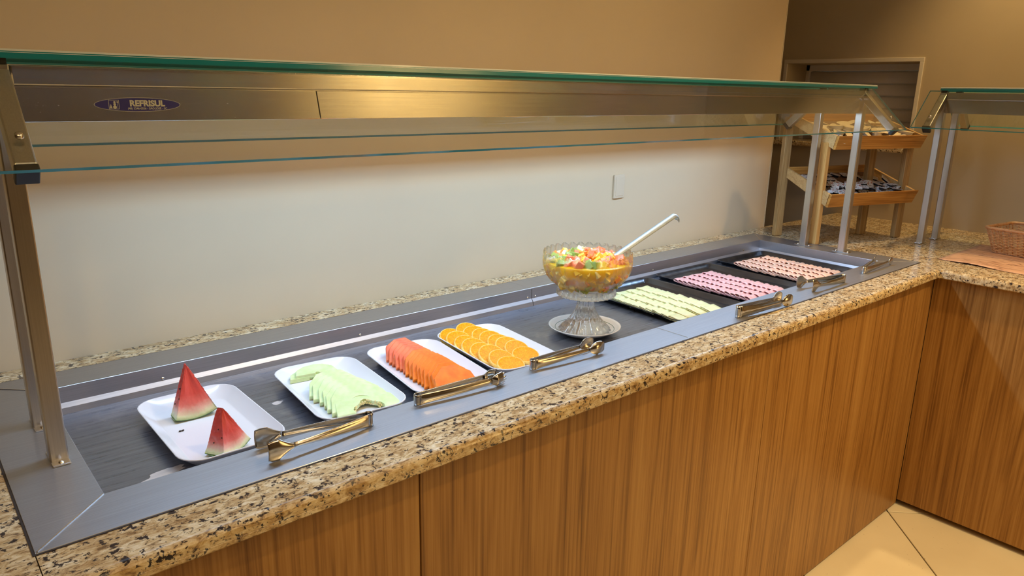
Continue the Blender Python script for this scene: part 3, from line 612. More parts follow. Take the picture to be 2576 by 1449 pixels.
# watermelon wedges: origin at the apex, standing on the rind
def sector(name, R, half, thick, thin, lab, loc, rot, seed):
    t = thing(name, lab, 'watermelon', loc, rot, 'watermelon wedges'); rnd = random.Random(seed)
    nu, nv = 26, 30
    off = [[rnd.uniform(-1, 1) for _ in range(nv)] for _ in range(nu)]
    def P(u, v, side):
        a = (u - 0.5) * 2 * half; r = R * (0.02 + 0.98 * v)
        th = (thin + (thick - thin) * v) / 2; i, j = round(u * (nu - 1)), round(v * (nv - 1)); edge = min(u, 1 - u) < 0.01
        bump = off[i][j] * 0.0005 * (1 if v < 0.85 else 0.2) + (0.0016 * sin(u * 9 + seed) * sin(v * 5 + seed * 2) if v < 0.9 else 0)
        return (r * sin(a) + off[j % nu][i % nv] * 0.0004 * (v < .8), side * th + bump, -r * cos(a))
    b = MB()
    b.grid(lambda u, v: P(u, v, 1), nu, nv); b.grid(lambda u, v: P(u, v, -1), nu, nv)
    for u in (0, 1):
        base = len(b.v); n = 8
        vs = [P(u, j / (nv - 1), -1 + 2 * k / (n - 1)) for j in range(nv) for k in range(n)]
        vs = [(x + (rnd.uniform(-1, 1) * 0.0016 if 0 < k_ % n < n - 1 and k_ // n < nv - 5 else 0), y, z) for k_, (x, y, z) in enumerate(vs)]
        b.add(vs, [(j * n + k, j * n + k + 1, (j + 1) * n + k + 1, (j + 1) * n + k) for j in range(nv - 1) for k in range(n - 1)])
    b.add([P(i / (nu - 1), 1, s) for i in range(nu) for s in (1, -1)], [(2 * i, 2 * i + 1, 2 * i + 3, 2 * i + 2) for i in range(nu - 1)])
    b.add([P(i / (nu - 1), 0, s) for i in range(nu) for s in (1, -1)], [(2 * i, 2 * i + 1, 2 * i + 3, 2 * i + 2) for i in range(nu - 1)])
    fl_ = b.build('flesh', 'wm_flesh', t, smooth=True, smooth_angle=55)
    md = fl_.modifiers.new('w', 'WELD'); md.merge_threshold = 0.0002
    b = MB(); n = 20
    prof = [(R * 0.99, 1.0), (R * 1.012, 1.0), (R * 1.02, 0.9)]
    b.grid(lambda u, v: ((lambda a, r, k: (r * sin(a), (v - 0.5) * 2 * thick / 2 * k, -r * cos(a)))((u - 0.5) * 2 * half * 1.005, R * 1.002 + 0.0025 * sin(pi * v), 1.0)), n, 7)
    b.build('rind', 'rind', t, smooth=True, solid=0.0015)
    for (u, v, s) in ((0.02, 0.62, -1), (0.0, 0.75, 0.3), (0.0, 0.45, -0.4)):
        x, y, z = P(u, v, s * 0.8); bb = MB(); bb.lathe([(0.0001, 0.0016), (0.0014, 0.0011), (0.002, 0), (0.0014, -0.0011), (0.0001, -0.0016)], 10, (x - 0.0006, y, z)); so = bb.build('seed', 'seed', t, smooth=True)
    return t
sector('watermelon_wedge', 0.108, radians(21), 0.036, 0.009, 'tall watermelon wedge standing at the back of the leftmost tray', (0.2985, 0.386, FT + 0.1105 * 0.95), (radians(-3), radians(-4), radians(-2)), 3).scale = (0.95,) * 3
sector('watermelon_wedge', 0.108, radians(24), 0.056, 0.014, 'shorter watermelon wedge at the front of the leftmost tray', (0.2980, 0.212, FT + 0.1110 * 0.72), (radians(-5), radians(-3), radians(26)), 5).scale = (0.72,) * 3
for k, (x, y) in enumerate(((0.2637, 0.3300), (0.2685, 0.3302))):
    b = MB(); b.lathe([(0.0001, 0.0014), (0.0018, 0.001), (0.0026, 0), (0.0018, -0.001), (0.0001, -0.0014)], 12); s_ = b.build('melon_seed', 'seed', None, smooth=True)
    s_.location = (x, y, FT + 0.0016 + Z0); s_.rotation_euler = (0, 0, 0.6 * k); s_.scale = (1.1, 0.75, 1)
    tag(s_, 'left of the two black watermelon seeds lying on the tray' if k == 0 else 'right of the two black watermelon seeds lying on the tray', 'seed', 'loose seeds on the tray')

# arch-shaped slices: faceted outer edge, scooped inner edge
def arch(name, w, h, th, mat, inner=0.42, facets=6, rnd=None, bite=None):
    outer = []; 
    for k in range(facets + 1):
        a = pi * k / facets; outer.append((-w / 2 * cos(a), h * (sin(a) ** 0.85 if 0 < k < facets else 0)))
    inn = []
    ni = 12
    for k in range(ni + 1):
        a = pi - pi * k / ni; r_ = 1.0 + (0.12 * sin(5 * a) if bite else 0)
        inn.append((-w * inner / 2 * cos(a) * r_, h * inner * 1.05 * sin(a) * r_))
    outer = [(x + (rnd.uniform(-1, 1) * w * 0.018 if rnd else 0), y + (rnd.uniform(-1, 1) * h * 0.03 if rnd and 0 < i < facets else 0)) for i, (x, y) in enumerate(outer)]
    pts = outer + inn; n = len(pts); no = len(outer)
    b = MB()
    # strip of quads between outer and inner loops, on two sides
    m_ = 24
    def samp(pl, u):
        u *= len(pl) - 1; i = min(int(u), len(pl) - 2); f_ = u - i; return (pl[i][0] * (1 - f_) + pl[i + 1][0] * f_, pl[i][1] * (1 - f_) + pl[i + 1][1] * f_)
    inr = inn[::-1]
    cols = []
    us = sorted(set([i / (no - 1) for i in range(no)] + [i / m_ for i in range(m_ + 1)]))
    for u in us: cols.append((samp(outer, u), samp(inr, u)))
    vs = []
    for (ox_, oy_), (ix_, iy_) in cols:
        vs += [(ox_, oy_, 0), (ix_, iy_, 0), (ix_, iy_, th), (ox_, oy_, th)]
    fs = []; c_ = len(cols)
    for i in range(c_ - 1):
        for k in range(4): fs.append((i * 4 + k, i * 4 + (k + 1) % 4, (i + 1) * 4 + (k + 1) % 4, (i + 1) * 4 + k))
    fs += [(0, 1, 2, 3), tuple((c_ - 1) * 4 + k for k in range(4))]
    b.add(vs, fs); return b
def put(b, name, mat, loc, rot, lab, cat, group, bevel=0.0008):
    ob = b.build(name, mat, None, bevel=bevel, seg=2); ob.location = (loc[0], loc[1], loc[2] + Z0); ob.rotation_euler = rot; tag(ob, lab, cat, group); return ob
rr_ = random.Random(11)
# honeydew: front slices first index = nearest
ml = [(0.558, 0.400, 0.098, 0.050, -8, 4, 'back')] 
N = 7
for k in range(N):
    f_ = k / (N - 1)      # 0 = nearest
    cx = 0.5645 - 0.010 * f_; cy = 0.186 + 0.118 * f_; tilt = 12 + 10 * f_ ** 0.5 if k else 9
    wk = 0.128 - 0.022 * f_; hk = 0.078 - 0.010 * f_
    b = arch('melon_slice', wk, hk, 0.010, 'honeydew', 0.44, 6, rr_, k == 0)
    lab = {0: 'nearest melon slice with yellow pulp left in its hollow', N - 1: 'hindmost slice of the overlapping melon row'}.get(k, 'melon slice %s in the overlapping row' % {1: 'second from the front', 2: 'third from the front', 3: 'fourth from the front', 4: 'fifth from the front', 5: 'sixth from the front'}.get(k))
    s_ = put(b, 'melon_slice', 'honeydew', (cx, cy, FT + 0.0003 + 0.0014 * (N - 1 - k) * 0 + 0.0005), (radians(tilt), 0, radians(-9 - 3 * f_)), lab, 'melon', 'melon slices in the row')
    if k == 0:
        pb = MB(); pr2 = random.Random(4)
        for q_ in range(70):
            a = pi * (0.12 + 0.76 * q_ / 69); r1 = 0.0265; jit = pr2.uniform(-.0012, .0012)
            pb.lathe([(0.0001, 0.0020), (0.0016, 0.0013), (0.0020, 0), (0.0016, -0.0013), (0.0001, -0.0020)], 6, (-r1 * 1.04 * cos(a) + jit, 0.0345 * sin(a) + jit, 0.006 + pr2.uniform(-.005, .003)))
        pb.build('pulp', 'pulp', s_, smooth=True)
for k, (cx, cy, tz) in enumerate(((0.5645, 0.406, 8), (0.552, 0.412, 3))):
    b = arch('melon_slice', 0.088, 0.042, 0.009, 'honeydew', 0.1, 6, rr_)
    put(b, 'melon_slice', 'honeydew', (cx, cy - 0.004 * k, FT + 0.0005 + (0.0005 if k else 0.006)), (radians(6 if not k else 2), 0, radians(-10 + 3 * k)), ('separate melon slice lying on top at the back of the tray', 'melon slice peeking out under the separate one at the back')[k], 'melon', 'melon slices at the back of the tray', 0.001)
# papaya
N = 15
for k in range(N):
    f_ = k / (N - 1)
    cx = 0.752 + 0.016 * f_; cy = 0.158 + 0.232 * f_
    if 6 <= k <= 8: cx -= 0.002
    b = arch('papaya_slice', 0.098 - 0.014 * f_ + rr_.uniform(-.003, .003), 0.068 - 0.012 * f_, 0.0100, 'papaya', 0.14, 5, rr_)
    ordn = ['nearest', 'second', 'third', 'fourth', 'fifth', 'sixth', 'seventh', 'eighth', 'ninth', 'tenth', 'eleventh', 'twelfth', 'thirteenth', 'fourteenth', 'hindmost'][k]
    lab = 'nearest orange papaya slice beside the claw tongs' if k == 0 else ('hindmost reddish papaya slice of the stack' if k == N - 1 else '%s papaya slice counted from the front of the stack' % ordn)
    put(b, 'papaya_slice', 'papaya' if f_ < 0.6 else 'papaya_red', (cx, cy, FT + 0.0006), (radians(38 if k else 33), 0, radians(-12 - rr_.uniform(-4, 4))), lab, 'papaya', 'papaya slices in the stack', 0.0009)
# oranges
def orange(r, th):
    t_ = thing('orange_slice', None, None)
    n = 40; b = MB(); b.lathe([(0.0001, th), (r * 0.5, th + 0.0004), (r * 0.93, th), (r * 0.985, th - 0.0008), (r, th * 0.6), (r * 0.995, th * 0.25), (r * 0.95, 0.0002), (0.0001, 0)], n)
    fs = b.f; b.mi = [0 if (i % 7) < 2 or (i % 7) == 6 else 1 for i in range(len(fs))]
    return b.build('orange_slice', ['orange', 'pith'], None, smooth=True, smooth_angle=60), t_
og, tmp = orange(0.031, 0.0085); bpy.data.objects.remove(tmp)
first = True
rows = [(0.9180, 0.4130, 0.9195, 0.1950, 8, 'left'), (0.9640, 0.4100, 0.9740, 0.2080, 8, 'right')]
for (xa, ya, xb, yb_, n_, side_) in rows:
    for k in range(n_):
        f_ = k / (n_ - 1); x = xa + (xb - xa) * f_; y = ya + (yb_ - ya) * f_; last = k == n_ - 1
        if side_ == 'left': x -= 0.005 * sin(pi * f_)
        s_ = og if first else og.copy()
        if not first: COL.objects.link(s_)
        first = False
        tl = radians((14 if last else 24) + rr_.uniform(-2, 2)); 
        s_.location = (x, y, FT + 0.0005 + 0.031 * sin(abs(tl)) + (0.006 if side_ == 'right' else 0) + Z0); s_.rotation_euler = (tl, radians(-6 if side_ == 'left' else -3), rr_.uniform(0, 0))
        s_.scale = [1.0, 1.04, 0.97, 1.02][k % 4], [1.0, 1.04, 0.97, 1.02][k % 4], 1.0
        s_.rotation_euler = (Euler((tl, radians(-6), 0)).to_matrix() @ Matrix.Rotation(rr_.uniform(0, 6), 3, 'Z')).to_euler()
        o_ = ['hindmost', 'second from the back', 'third from the back', 'fourth from the back', 'fourth from the front', 'third from the front', 'second from the front', 'nearest'][k]
        tag(s_, 'round orange slice, %s of the %s row' % (o_, side_), 'orange', 'orange slices in two rows')

# ------------------------------------------------------------------ plate, bowl, fruit salad, ladle
BC = (1.25, 0.288)
pl = thing('saucer', 'white round plate with green ring under the glass bowl', 'plate', (BC[0], BC[1], DP))
b = MB(); b.lathe([(0.0001, 0.0), (0.045, 0.0), (0.060, 0.002), (0.088, 0.0165), (0.0925, 0.0195), (0.0930, 0.0210), (0.0915, 0.0215), (0.086, 0.0185), (0.070, 0.0105), (0.062, 0.0065), (0.055, 0.0045), (0.0001, 0.0045)], 72)
b.build('plate_body', 'porcelain', pl, smooth=True)
b = MB(); b.lathe([(0.0752, 0.01325), (0.0762, 0.01395), (0.0764, 0.01375), (0.0754, 0.0130)], 72, closed=True); b.build('green_ring', 'green_ring', pl, smooth=True)
bz = DP + 0.0048
bowl = thing('pedestal_bowl', 'clear scalloped glass bowl on a pedestal filled with fruit salad', 'bowl', (BC[0], BC[1], bz))
def rel(p): return [(r, z - bz) for r, z in p]
NF = 30
def rib(amp, n=NF): return lambda a, j: 1 + amp * abs(sin(a * n / 2))
foot = rel([(0.0001, -0.0452), (0.050, -0.0452), (0.060, -0.0440), (0.0605, -0.0400), (0.056, -0.034), (0.046, -0.024), (0.034, -0.008), (0.026, 0.006), (0.0205, 0.020), (0.0190, 0.032), (0.0205, 0.042), (0.024, 0.0485), (0.0001, 0.049)])
b = MB(); b.lathe(foot, 96, rfn=lambda a, j: 1 + 0.13 * abs(sin(a * 9)) if 3 <= j <= 10 else 1); b.build('foot', 'press', bowl, smooth=True, smooth_angle=70)
col_ = rel([(0.0001, 0.0495), (0.045, 0.0500), (0.068, 0.0510), (0.0755, 0.0530), (0.0770, 0.0590), (0.0745, 0.0660), (0.0710, 0.0710), (0.066, 0.0725), (0.055, 0.0700), (0.0001, 0.0600)])
b = MB(); b.lathe(col_, 128, rfn=lambda a, j: 1 - 0.05 * abs(sin(a * 16)) ** 0.6 if 3 <= j <= 6 else 1); b.build('collar', 'press', bowl, smooth=True, smooth_angle=70)
outp = rel([(0.058, 0.0712), (0.074, 0.0765), (0.088, 0.0860), (0.099, 0.0980), (0.107, 0.112), (0.1115, 0.127), (0.1125, 0.142), (0.1118, 0.154), (0.1108, 0.162)])
inp = [(r - 0.0035, z + 0.0005) for r, z in outp[::-1]]
prof = outp + inp; J = len(outp)
def zt(a, j):
    top = (J - 1, J); near = (J - 2, J + 1)
    w_ = 1.0 if j in top else (0.35 if j in near else 0)
    return w_ * (0.0072 * abs(sin(a * NF / 2)) - 0.0035)
b = MB(); b.lathe(prof, NF * 8, rfn=lambda a, j: (1 + 0.030 * (abs(sin(a * NF / 2)) - 0.6)) if j < J else (1 + 0.010 * (abs(sin(a * NF / 2)) - 0.6)), zfn=zt)
b.build('cup', 'bowl_glass', bowl, smooth=True, smooth_angle=75)
jp = [(r - 0.0062, z + 0.001) for r, z in outp[:-3]]
jp = [(0.0001, jp[0][1])] + jp + [(0.1045, 0.1385 - bz), (0.1035, 0.1395 - bz), (0.08, 0.142 - bz), (0.0001, 0.145 - bz)]
js = MB().lathe(jp, 96).build('fruit_salad_juice', 'juice', None, smooth=True); js.location = (BC[0], BC[1], bz + Z0)
tag(js, 'orange-yellow fruit juice filling the pedestal bowl', 'fruit juice'); 
cr = random.Random(21)
for nm, a, b in (('orange', (0.84, 0.24, 0.01), (0.90, 0.34, 0.03)), ('yellow', (0.90, 0.48, 0.01), (0.93, 0.58, 0.05)), ('pale', (0.88, 0.62, 0.12), (0.92, 0.72, 0.25)), ('green', (0.34, 0.36, 0.03), (0.50, 0.48, 0.08)), ('white', (0.9, 0.7, 0.3), (0.92, 0.78, 0.42)), ('red', (0.82, 0.20, 0.03), (0.86, 0.30, 0.06))):
    MAT['s_' + nm] = noisy('soaked_' + nm, a, b, 90, 0.3)
cproto = {}
def chunk(kind, x, y, z, s, rot):
    key = (kind, z > 0.136, cr.randint(0, 2))
    if key not in cproto:
        b = MB(); hs = [cr.uniform(0.38, 0.62) for _ in range(3)]
        vs = [(sx * hs[0] + cr.uniform(-.1, .1), sy * hs[1] + cr.uniform(-.1, .1), sz * hs[2] + cr.uniform(-.1, .1)) for sx in (-1, 1) for sy in (-1, 1) for sz in (-1, 1)]
        b.add(vs, [(0, 1, 3, 2), (4, 6, 7, 5), (0, 4, 5, 1), (2, 3, 7, 6), (0, 2, 6, 4), (1, 5, 7, 3)]); ob = b.build('fruit_chunk', ('c_' if z > 0.136 else 's_') + kind, None, bevel=0.07, seg=1); cproto[key] = ob
    else:
        ob = cproto[key].copy(); COL.objects.link(ob)
    ob.location = (x, y, z + Z0); ob.scale = (s, s, s); ob.rotation_euler = rot
    nm = {'orange': ('papaya', 'orange papaya'), 'red': ('papaya', 'reddish papaya'), 'yellow': ('mango', 'yellow'), 'pale': ('melon', 'pale yellow'), 'green': ('kiwi', 'green'), 'white': ('apple', 'whitish')}[kind]
    where = 'on top of the fruit salad' if z > 0.136 else 'seen through the glass of the fruit salad bowl'
    ob.name = 'fruit_chunk'; tag(ob, '%s fruit chunk %s' % (nm[1], where), 'fruit', '%s fruit chunks %s' % (nm[1], where))
kinds = ['orange', 'orange', 'red', 'yellow', 'yellow', 'yellow', 'pale', 'pale', 'white', 'green', 'red', 'orange']
for i in range(120):   # mound on top
    a = cr.uniform(0, 2 * pi); r = 0.094 * sqrt(cr.random()); hgt = 0.1415 + 0.010 * (1 - (r / 0.094) ** 2) + cr.uniform(-.003, .004)
    kk = cr.choice(kinds)
    if a > 2.0 and a < 3.2 and r > 0.03 and cr.random() < 0.5: kk = 'green'
    if (a > 5.0 or a < 0.9) and cr.random() < 0.55: kk = cr.choice(['orange', 'red', 'red'])
    chunk(kk, BC[0] + r * cos(a), BC[1] + r * sin(a), hgt, cr.uniform(0.011, 0.019), (cr.uniform(-1, 1), cr.uniform(-1, 1), cr.uniform(0, 6)))
def rj(z):
    for (r0, z0), (r1, z1) in zip(outp, outp[1:]):
        if z0 <= z - bz <= z1: return r0 + (r1 - r0) * ((z - bz) - z0) / (z1 - z0) - 0.0130
    return 0.09
for i in range(120):
    z = cr.uniform(0.079, 0.130); a = cr.uniform(pi * 0.75, pi * 2.15); r = rj(z)
    kk = cr.choice(['yellow', 'yellow', 'yellow', 'yellow', 'orange', 'orange', 'pale', 'yellow', 'yellow'] if z > 0.098 else ['green', 'green', 'pale', 'yellow', 'yellow', 'orange'])
    chunk(kk, BC[0] + r * cos(a), BC[1] + r * sin(a), z, cr.uniform(0.011, 0.018), (cr.uniform(-1, 1), cr.uniform(-1, 1), cr.uniform(0, 6)))
# ladle
A = Vector((1.290, 0.2577, 0.138)); Bq = Vector((1.5283, 0.240, 0.2344)); D = (Bq - A).normalized()
sd = D.cross(Vector((0, 0, 1))).normalized(); upv = sd.cross(D).normalized()
vw = Vector((-0.76, -0.62, 0.19)); nv_ = (vw * 0.75 + Vector((0, 0, 0.5))); nv_ = (nv_ - D * nv_.dot(D)).normalized(); wv = D.cross(nv_).normalized()
lad = thing('ladle', 'steel ladle with hooked handle resting in the fruit salad', 'ladle', tuple(A))
b = MB(); Lh = (Bq - A).length
def lp(s, v):
    off = 0; p = A + D * min(s, Lh)
    if s > Lh:
        a = (s - Lh) / 0.0105; p = Bq + D * 0.0105 * sin(a) + upv * 0.0105 * (cos(a) - 1)
    w_ = 0.0074; ridge = 0.0016 * cos(pi * v) 
    tgt_up = upv if s <= Lh else (upv * cos((s - Lh) / 0.0105) + D * sin((s - Lh) / 0.0105))
    return tuple(p + wv * w_ * v + nv_ * ridge)
ns = 30; Tot = Lh + 0.026
b.grid(lambda u, v: tuple(Vector(lp(u * Tot, v * 2 - 1)) - A), ns * 2, 7)
b.build('handle', 'ladle', lad, smooth=True, solid=0.0014)
b = MB(); b.grid(lambda u, v: (0.028 * sin(v * pi / 2) * cos(2 * pi * u) - 0.024, 0.028 * sin(v * pi / 2) * sin(2 * pi * u), -0.022 * cos(v * pi / 2)), 24, 8, closeu=True)
b.build('ladle_cup', 'ladle', lad, smooth=True, solid=0.0012)

# ------------------------------------------------------------------ baking trays and cold cuts
BW, BL = 0.300, 0.375
lst = [(rrect(BW - .03, BL - .03, .012), 0.0), (rrect(BW - .012, BL - .012, .018), 0.0120), (rrect(BW, BL, .022), 0.0135), (rrect(BW, BL, .022), 0.0150), (rrect(BW - .004, BL - .004, .020), 0.0150), (rrect(BW - .016, BL - .016, .016), 0.0128), (rrect(BW - .034, BL - .034, .010), 0.0016)]
bt0 = loops(lst, 'tray', 'baking_tray')
for i, (x, y, a, lab) in enumerate(((1.640, 0.350, -1.5, 'dark metal baking tray holding the folded cheese slices'), (1.985, 0.350, -1.5, 'dark metal baking tray holding the pink ham slices'), (2.345, 0.352, -1.5, 'dark metal baking tray holding the orange-pink bologna slices'))):
    t_ = bt0 if i == 0 else dup(bt0)
    t_.location = (x, y, DP + Z0 + 0.0003); t_.rotation_euler = (0, 0, radians(a)); tag(t_, lab, 'tray', 'dark baking trays')
TF = DP + 0.0021
def sheet(pr, w, jit=0.0):
    b = MB(); n = len(pr); pr = [(-y_, z_) for y_, z_ in pr]; nw = 6
    b.grid(lambda u, v: (-w / 2 + w * u + 0.0, pr[round(v * (n - 1))][0], pr[round(v * (n - 1))][1] + 0.0010 * sin(u * 6 + jit) * (v > 0.2)), nw, n); return b
def proto(name, mat, pr, w, th=0.0013, jit=0.0):
    return sheet(pr, w, jit).build(name, mat, None, smooth=True, solid=th)
# folded cheese slice: flat lower leaf, rolled fold at the front (-y), upper leaf
fold_c = [(0.034, 0.0005), (0.016, 0.0002), (-0.004, 0.0002), (-0.0170, 0.0002), (-0.0186, 0.0016), (-0.0172, 0.0031), (-0.008, 0.0032), (0.010, 0.0028), (0.036, 0.0024)]
fold_h = [(0.034, 0.0010), (0.014, 0.0008), (-0.006, 0.0010), (-0.0140, 0.0014), (-0.0168, 0.0040), (-0.0150, 0.0078), (-0.0095, 0.0092), (-0.003, 0.0078), (0.004, 0.0048), (0.014, 0.0032), (0.034, 0.0026)]
ORD = ['first', 'second', 'third', 'fourth', 'fifth', 'sixth', 'seventh', 'eighth', 'ninth', 'tenth', 'eleventh', 'twelfth', 'thirteenth', 'fourteenth', 'fifteenth', 'sixteenth', 'seventeenth', 'eighteenth']
def place_rows(protos, cx, cy, a, wtot, ltot, ncol, nrow, lab, cat, grp, skip=(), ang=0, jr=None, tl=9):
    first = set(); ca, sa = cos(radians(a)), sin(radians(a)); cw = wtot / ncol
    for c in range(ncol):
        dy = jr.uniform(-0.006, 0.006)
        for r in range(nrow):
            if (c, r) in skip: continue
            p = protos[(c * 3 + r) % len(protos)]
            u = -wtot / 2 + cw * (c + 0.5) + jr.uniform(-1, 1) * 0.0035; v = ltot / 2 - ltot * (r / (nrow - 1)) + dy
            x, y = cx + u * ca - v * sa, cy + u * sa + v * ca
            ob = p if id(p) not in first else p.copy()
            if id(p) in first: COL.objects.link(ob)
            first.add(id(p))
            ob.location = (x, y, TF + 0.0076 + Z0); ob.rotation_euler = (radians(tl + jr.uniform(0, 2)), radians(jr.uniform(-1.0, 1.0) + 3.5), radians(a + ang + jr.uniform(-5, 5)))
            row = ['leftmost', 'second', 'third', 'rightmost'][c]
            pos = 'nearest' if r == nrow - 1 else ('hindmost' if r == 0 else ORD[r] + ' from the back')
            tag(ob, lab % (pos, row), cat, grp)
jr = random.Random(5)
pc = [proto('cheese_slice', 'cheese', [(y_, z_ + 0.0016) for y_, z_ in fold_c], 0.062, 0.0014, s) for s in (0, 2)]
place_rows(pc, 1.600, 0.312, -3, 0.190, 0.248, 4, 13, 'pale folded cheese slice, %s of the %s row on its tray', 'cheese', 'cheese slices in rows', skip=((2, 12), (1, 12)), jr=jr, ang=8)
ph = [proto('ham_slice', 'ham', [(y_, z_ * 0.9 + 0.0016) for y_, z_ in fold_h], 0.060, 0.0012, s) for s in (0, 1.5)]
place_rows(ph, 1.925, 0.300, -1, 0.190, 0.260, 4, 16, 'pink folded ham slice, %s of the %s row on its tray', 'ham', 'ham slices in rows', jr=jr, ang=10)
pb_ = [proto('bologna_slice', 'bologna', [(y_, z_ * 1.0 + 0.0016) for y_, z_ in fold_h], 0.064, 0.0012, s) for s in (0, 1.5)]
place_rows(pb_, 2.290, 0.306, -3, 0.205, 0.275, 4, 17, 'orange-pink folded bologna slice, %s of the %s row on its tray', 'bologna', 'bologna slices in rows', jr=jr, ang=6)

# ------------------------------------------------------------------ tongs
def tongs(label, loc, rotz, Ln, sep, kind, hb=0.022, hm=0.009, headl=0.038, headh=0.030, wobble=0.0):
    """bend at the origin, arms along +x, standing on edge; sep = distance between the arm tips"""
    t = thing('serving_tongs', label, 'tongs', loc, (0, 0, rotz), 'steel serving tongs on the front ledge')
    rb = 0.0065; la = Ln - headl
    zc = lambda x: hb / 2 + (headh / 2 - hb / 2) * max(0, min(1, x / Ln))
    def ay(x, s): return s * (rb + (sep / 2 - rb) * (x / Ln))
    b = MB(); n = 12
    def bp_(u, v):
        a = pi / 2 + pi * u; return (rb * cos(a) * 1.1, rb * sin(a), zc(0) + (v - 0.5) * hb)
    b.grid(bp_, n, 5); b.build('spring_bend', 'tong', t, smooth=True, solid=0.0012)
    for s in (-1, 1):
        def ap(u, v):
            x = la * u; hh = hb + (hm - hb) * min(1, (u / 0.95)) ** 0.8; vv = (v - 0.5) * 2
            rid = 0.0022 * cos(pi * vv) * (1 if u > 0.07 else u / 0.07)
            return (x, ay(x, s) + s * rid * 0.7 + s * 0.0012 * sin(pi * u) * 2, zc(x) + vv * hh / 2)
        b = MB(); b.grid(ap, 24, 9); arm = b.build('arm', 'tong', t, smooth=True, solid=0.0012)
        b = MB(); x0 = la; nu_, nv_ = 16, 11
        def hp(u, v):
            vv = (v - 0.5) * 2; x = x0 + headl * u
            if kind == 'plate': w_ = hm / 2 + (headh / 2 - hm / 2) * min(1, (u / 0.55)) ** 1.3 * (1 if u < 0.8 else sqrt(max(0, 1 - ((u - 0.8) / 0.2) ** 2 * 0.35))); cup = 0.0035 * (1 - vv * vv)
            elif kind == 'spoon': w_ = max(hm / 2 * (1 - u), headh / 2 * sqrt(max(0.0, 1 - ((u - 0.55) / 0.52) ** 2)) if u > 0.03 else hm / 2); cup = 0.006 * (1 - vv * vv) * sin(pi * min(1, u + .05))
            else:
                w_ = hm / 2 + (headh / 2 - hm / 2) * min(1, (u / 0.45)) ** 0.8; cup = 0.007 * (1 - vv * vv) * min(1, u * 2.5)
                if u > 0.62: pass
            if kind == 'claw': x = x0 + headl * 0.72 * u
            inw = -0.010 * max(0, u - 0.35) if kind == 'claw' else 0
            return (x, ay(x0, s) + s * (cup + 0.002 * u) + s * inw, zc(x0) + (zc(Ln) - zc(x0)) * u + vv * w_)
        b.grid(hp, nu_, nv_)
        if kind == 'claw':
            e = [hp(1, k / 12) for k in range(13)]
            for k in range(0, 12, 3):
                a_, m1, c_ = Vector(e[k]), Vector(e[min(k + 1, 12)]), Vector(e[min(k + 2, 12)])
                tip = (a_ + c_) / 2 + Vector((headl * 0.30, -s * 0.0045, 0))
                b.add([tuple(a_), tuple(m1), tuple(c_), tuple(tip)], [(0, 1, 3), (1, 2, 3)])
        b.build('tong_head', 'tong', arm, smooth=True, solid=0.0011)
    return t
def aim(p, q): return math.atan2(q[1] - p[1], q[0] - p[0])
HZ = 0.0026
p = (0.4885, 0.058); q = (0.311, 0.064); tongs('steel spatula tongs lying in front of the watermelon and melon trays', (*p, HZ), aim(p, q), 0.182, 0.060, 'plate', 0.023, 0.009, 0.042, 0.034)
p = (0.600, 0.078); q = (0.783, 0.066); tongs('steel claw tongs with toothed ends in front of the papaya tray', (*p, HZ), aim(p, q), 0.19, 0.026, 'claw', 0.020, 0.014, 0.036, 0.026)
p = (0.879, 0.078); q = (1.070, 0.072); tongs('steel spoon-ended tongs lying in front of the orange slices', (*p, HZ), aim(p, q), 0.188, 0.034, 'spoon', 0.022, 0.009, 0.042, 0.030)
p = (1.535, 0.024); q = (1.765, 0.010); tongs('steel spoon-ended tongs with heads on the granite, in front of the cheese', (*p, HZ), aim(p, q), 0.215, 0.032, 'spoon', 0.030, 0.011, 0.045, 0.034)
p = (2.112, 0.030); q = (1.915, 0.055); tongs('steel plate-ended tongs pointing left in front of the ham tray', (*p, HZ), aim(p, q), 0.190, 0.052, 'plate', 0.024, 0.010, 0.040, 0.038)
p = (2.285, 0.045); q = (2.49, 0.070); tongs('small steel tongs with open spread jaws in the right corner of the ledge', (*p, HZ), aim(p, q), 0.205, 0.050, 'plate', 0.022, 0.009, 0.030, 0.026)

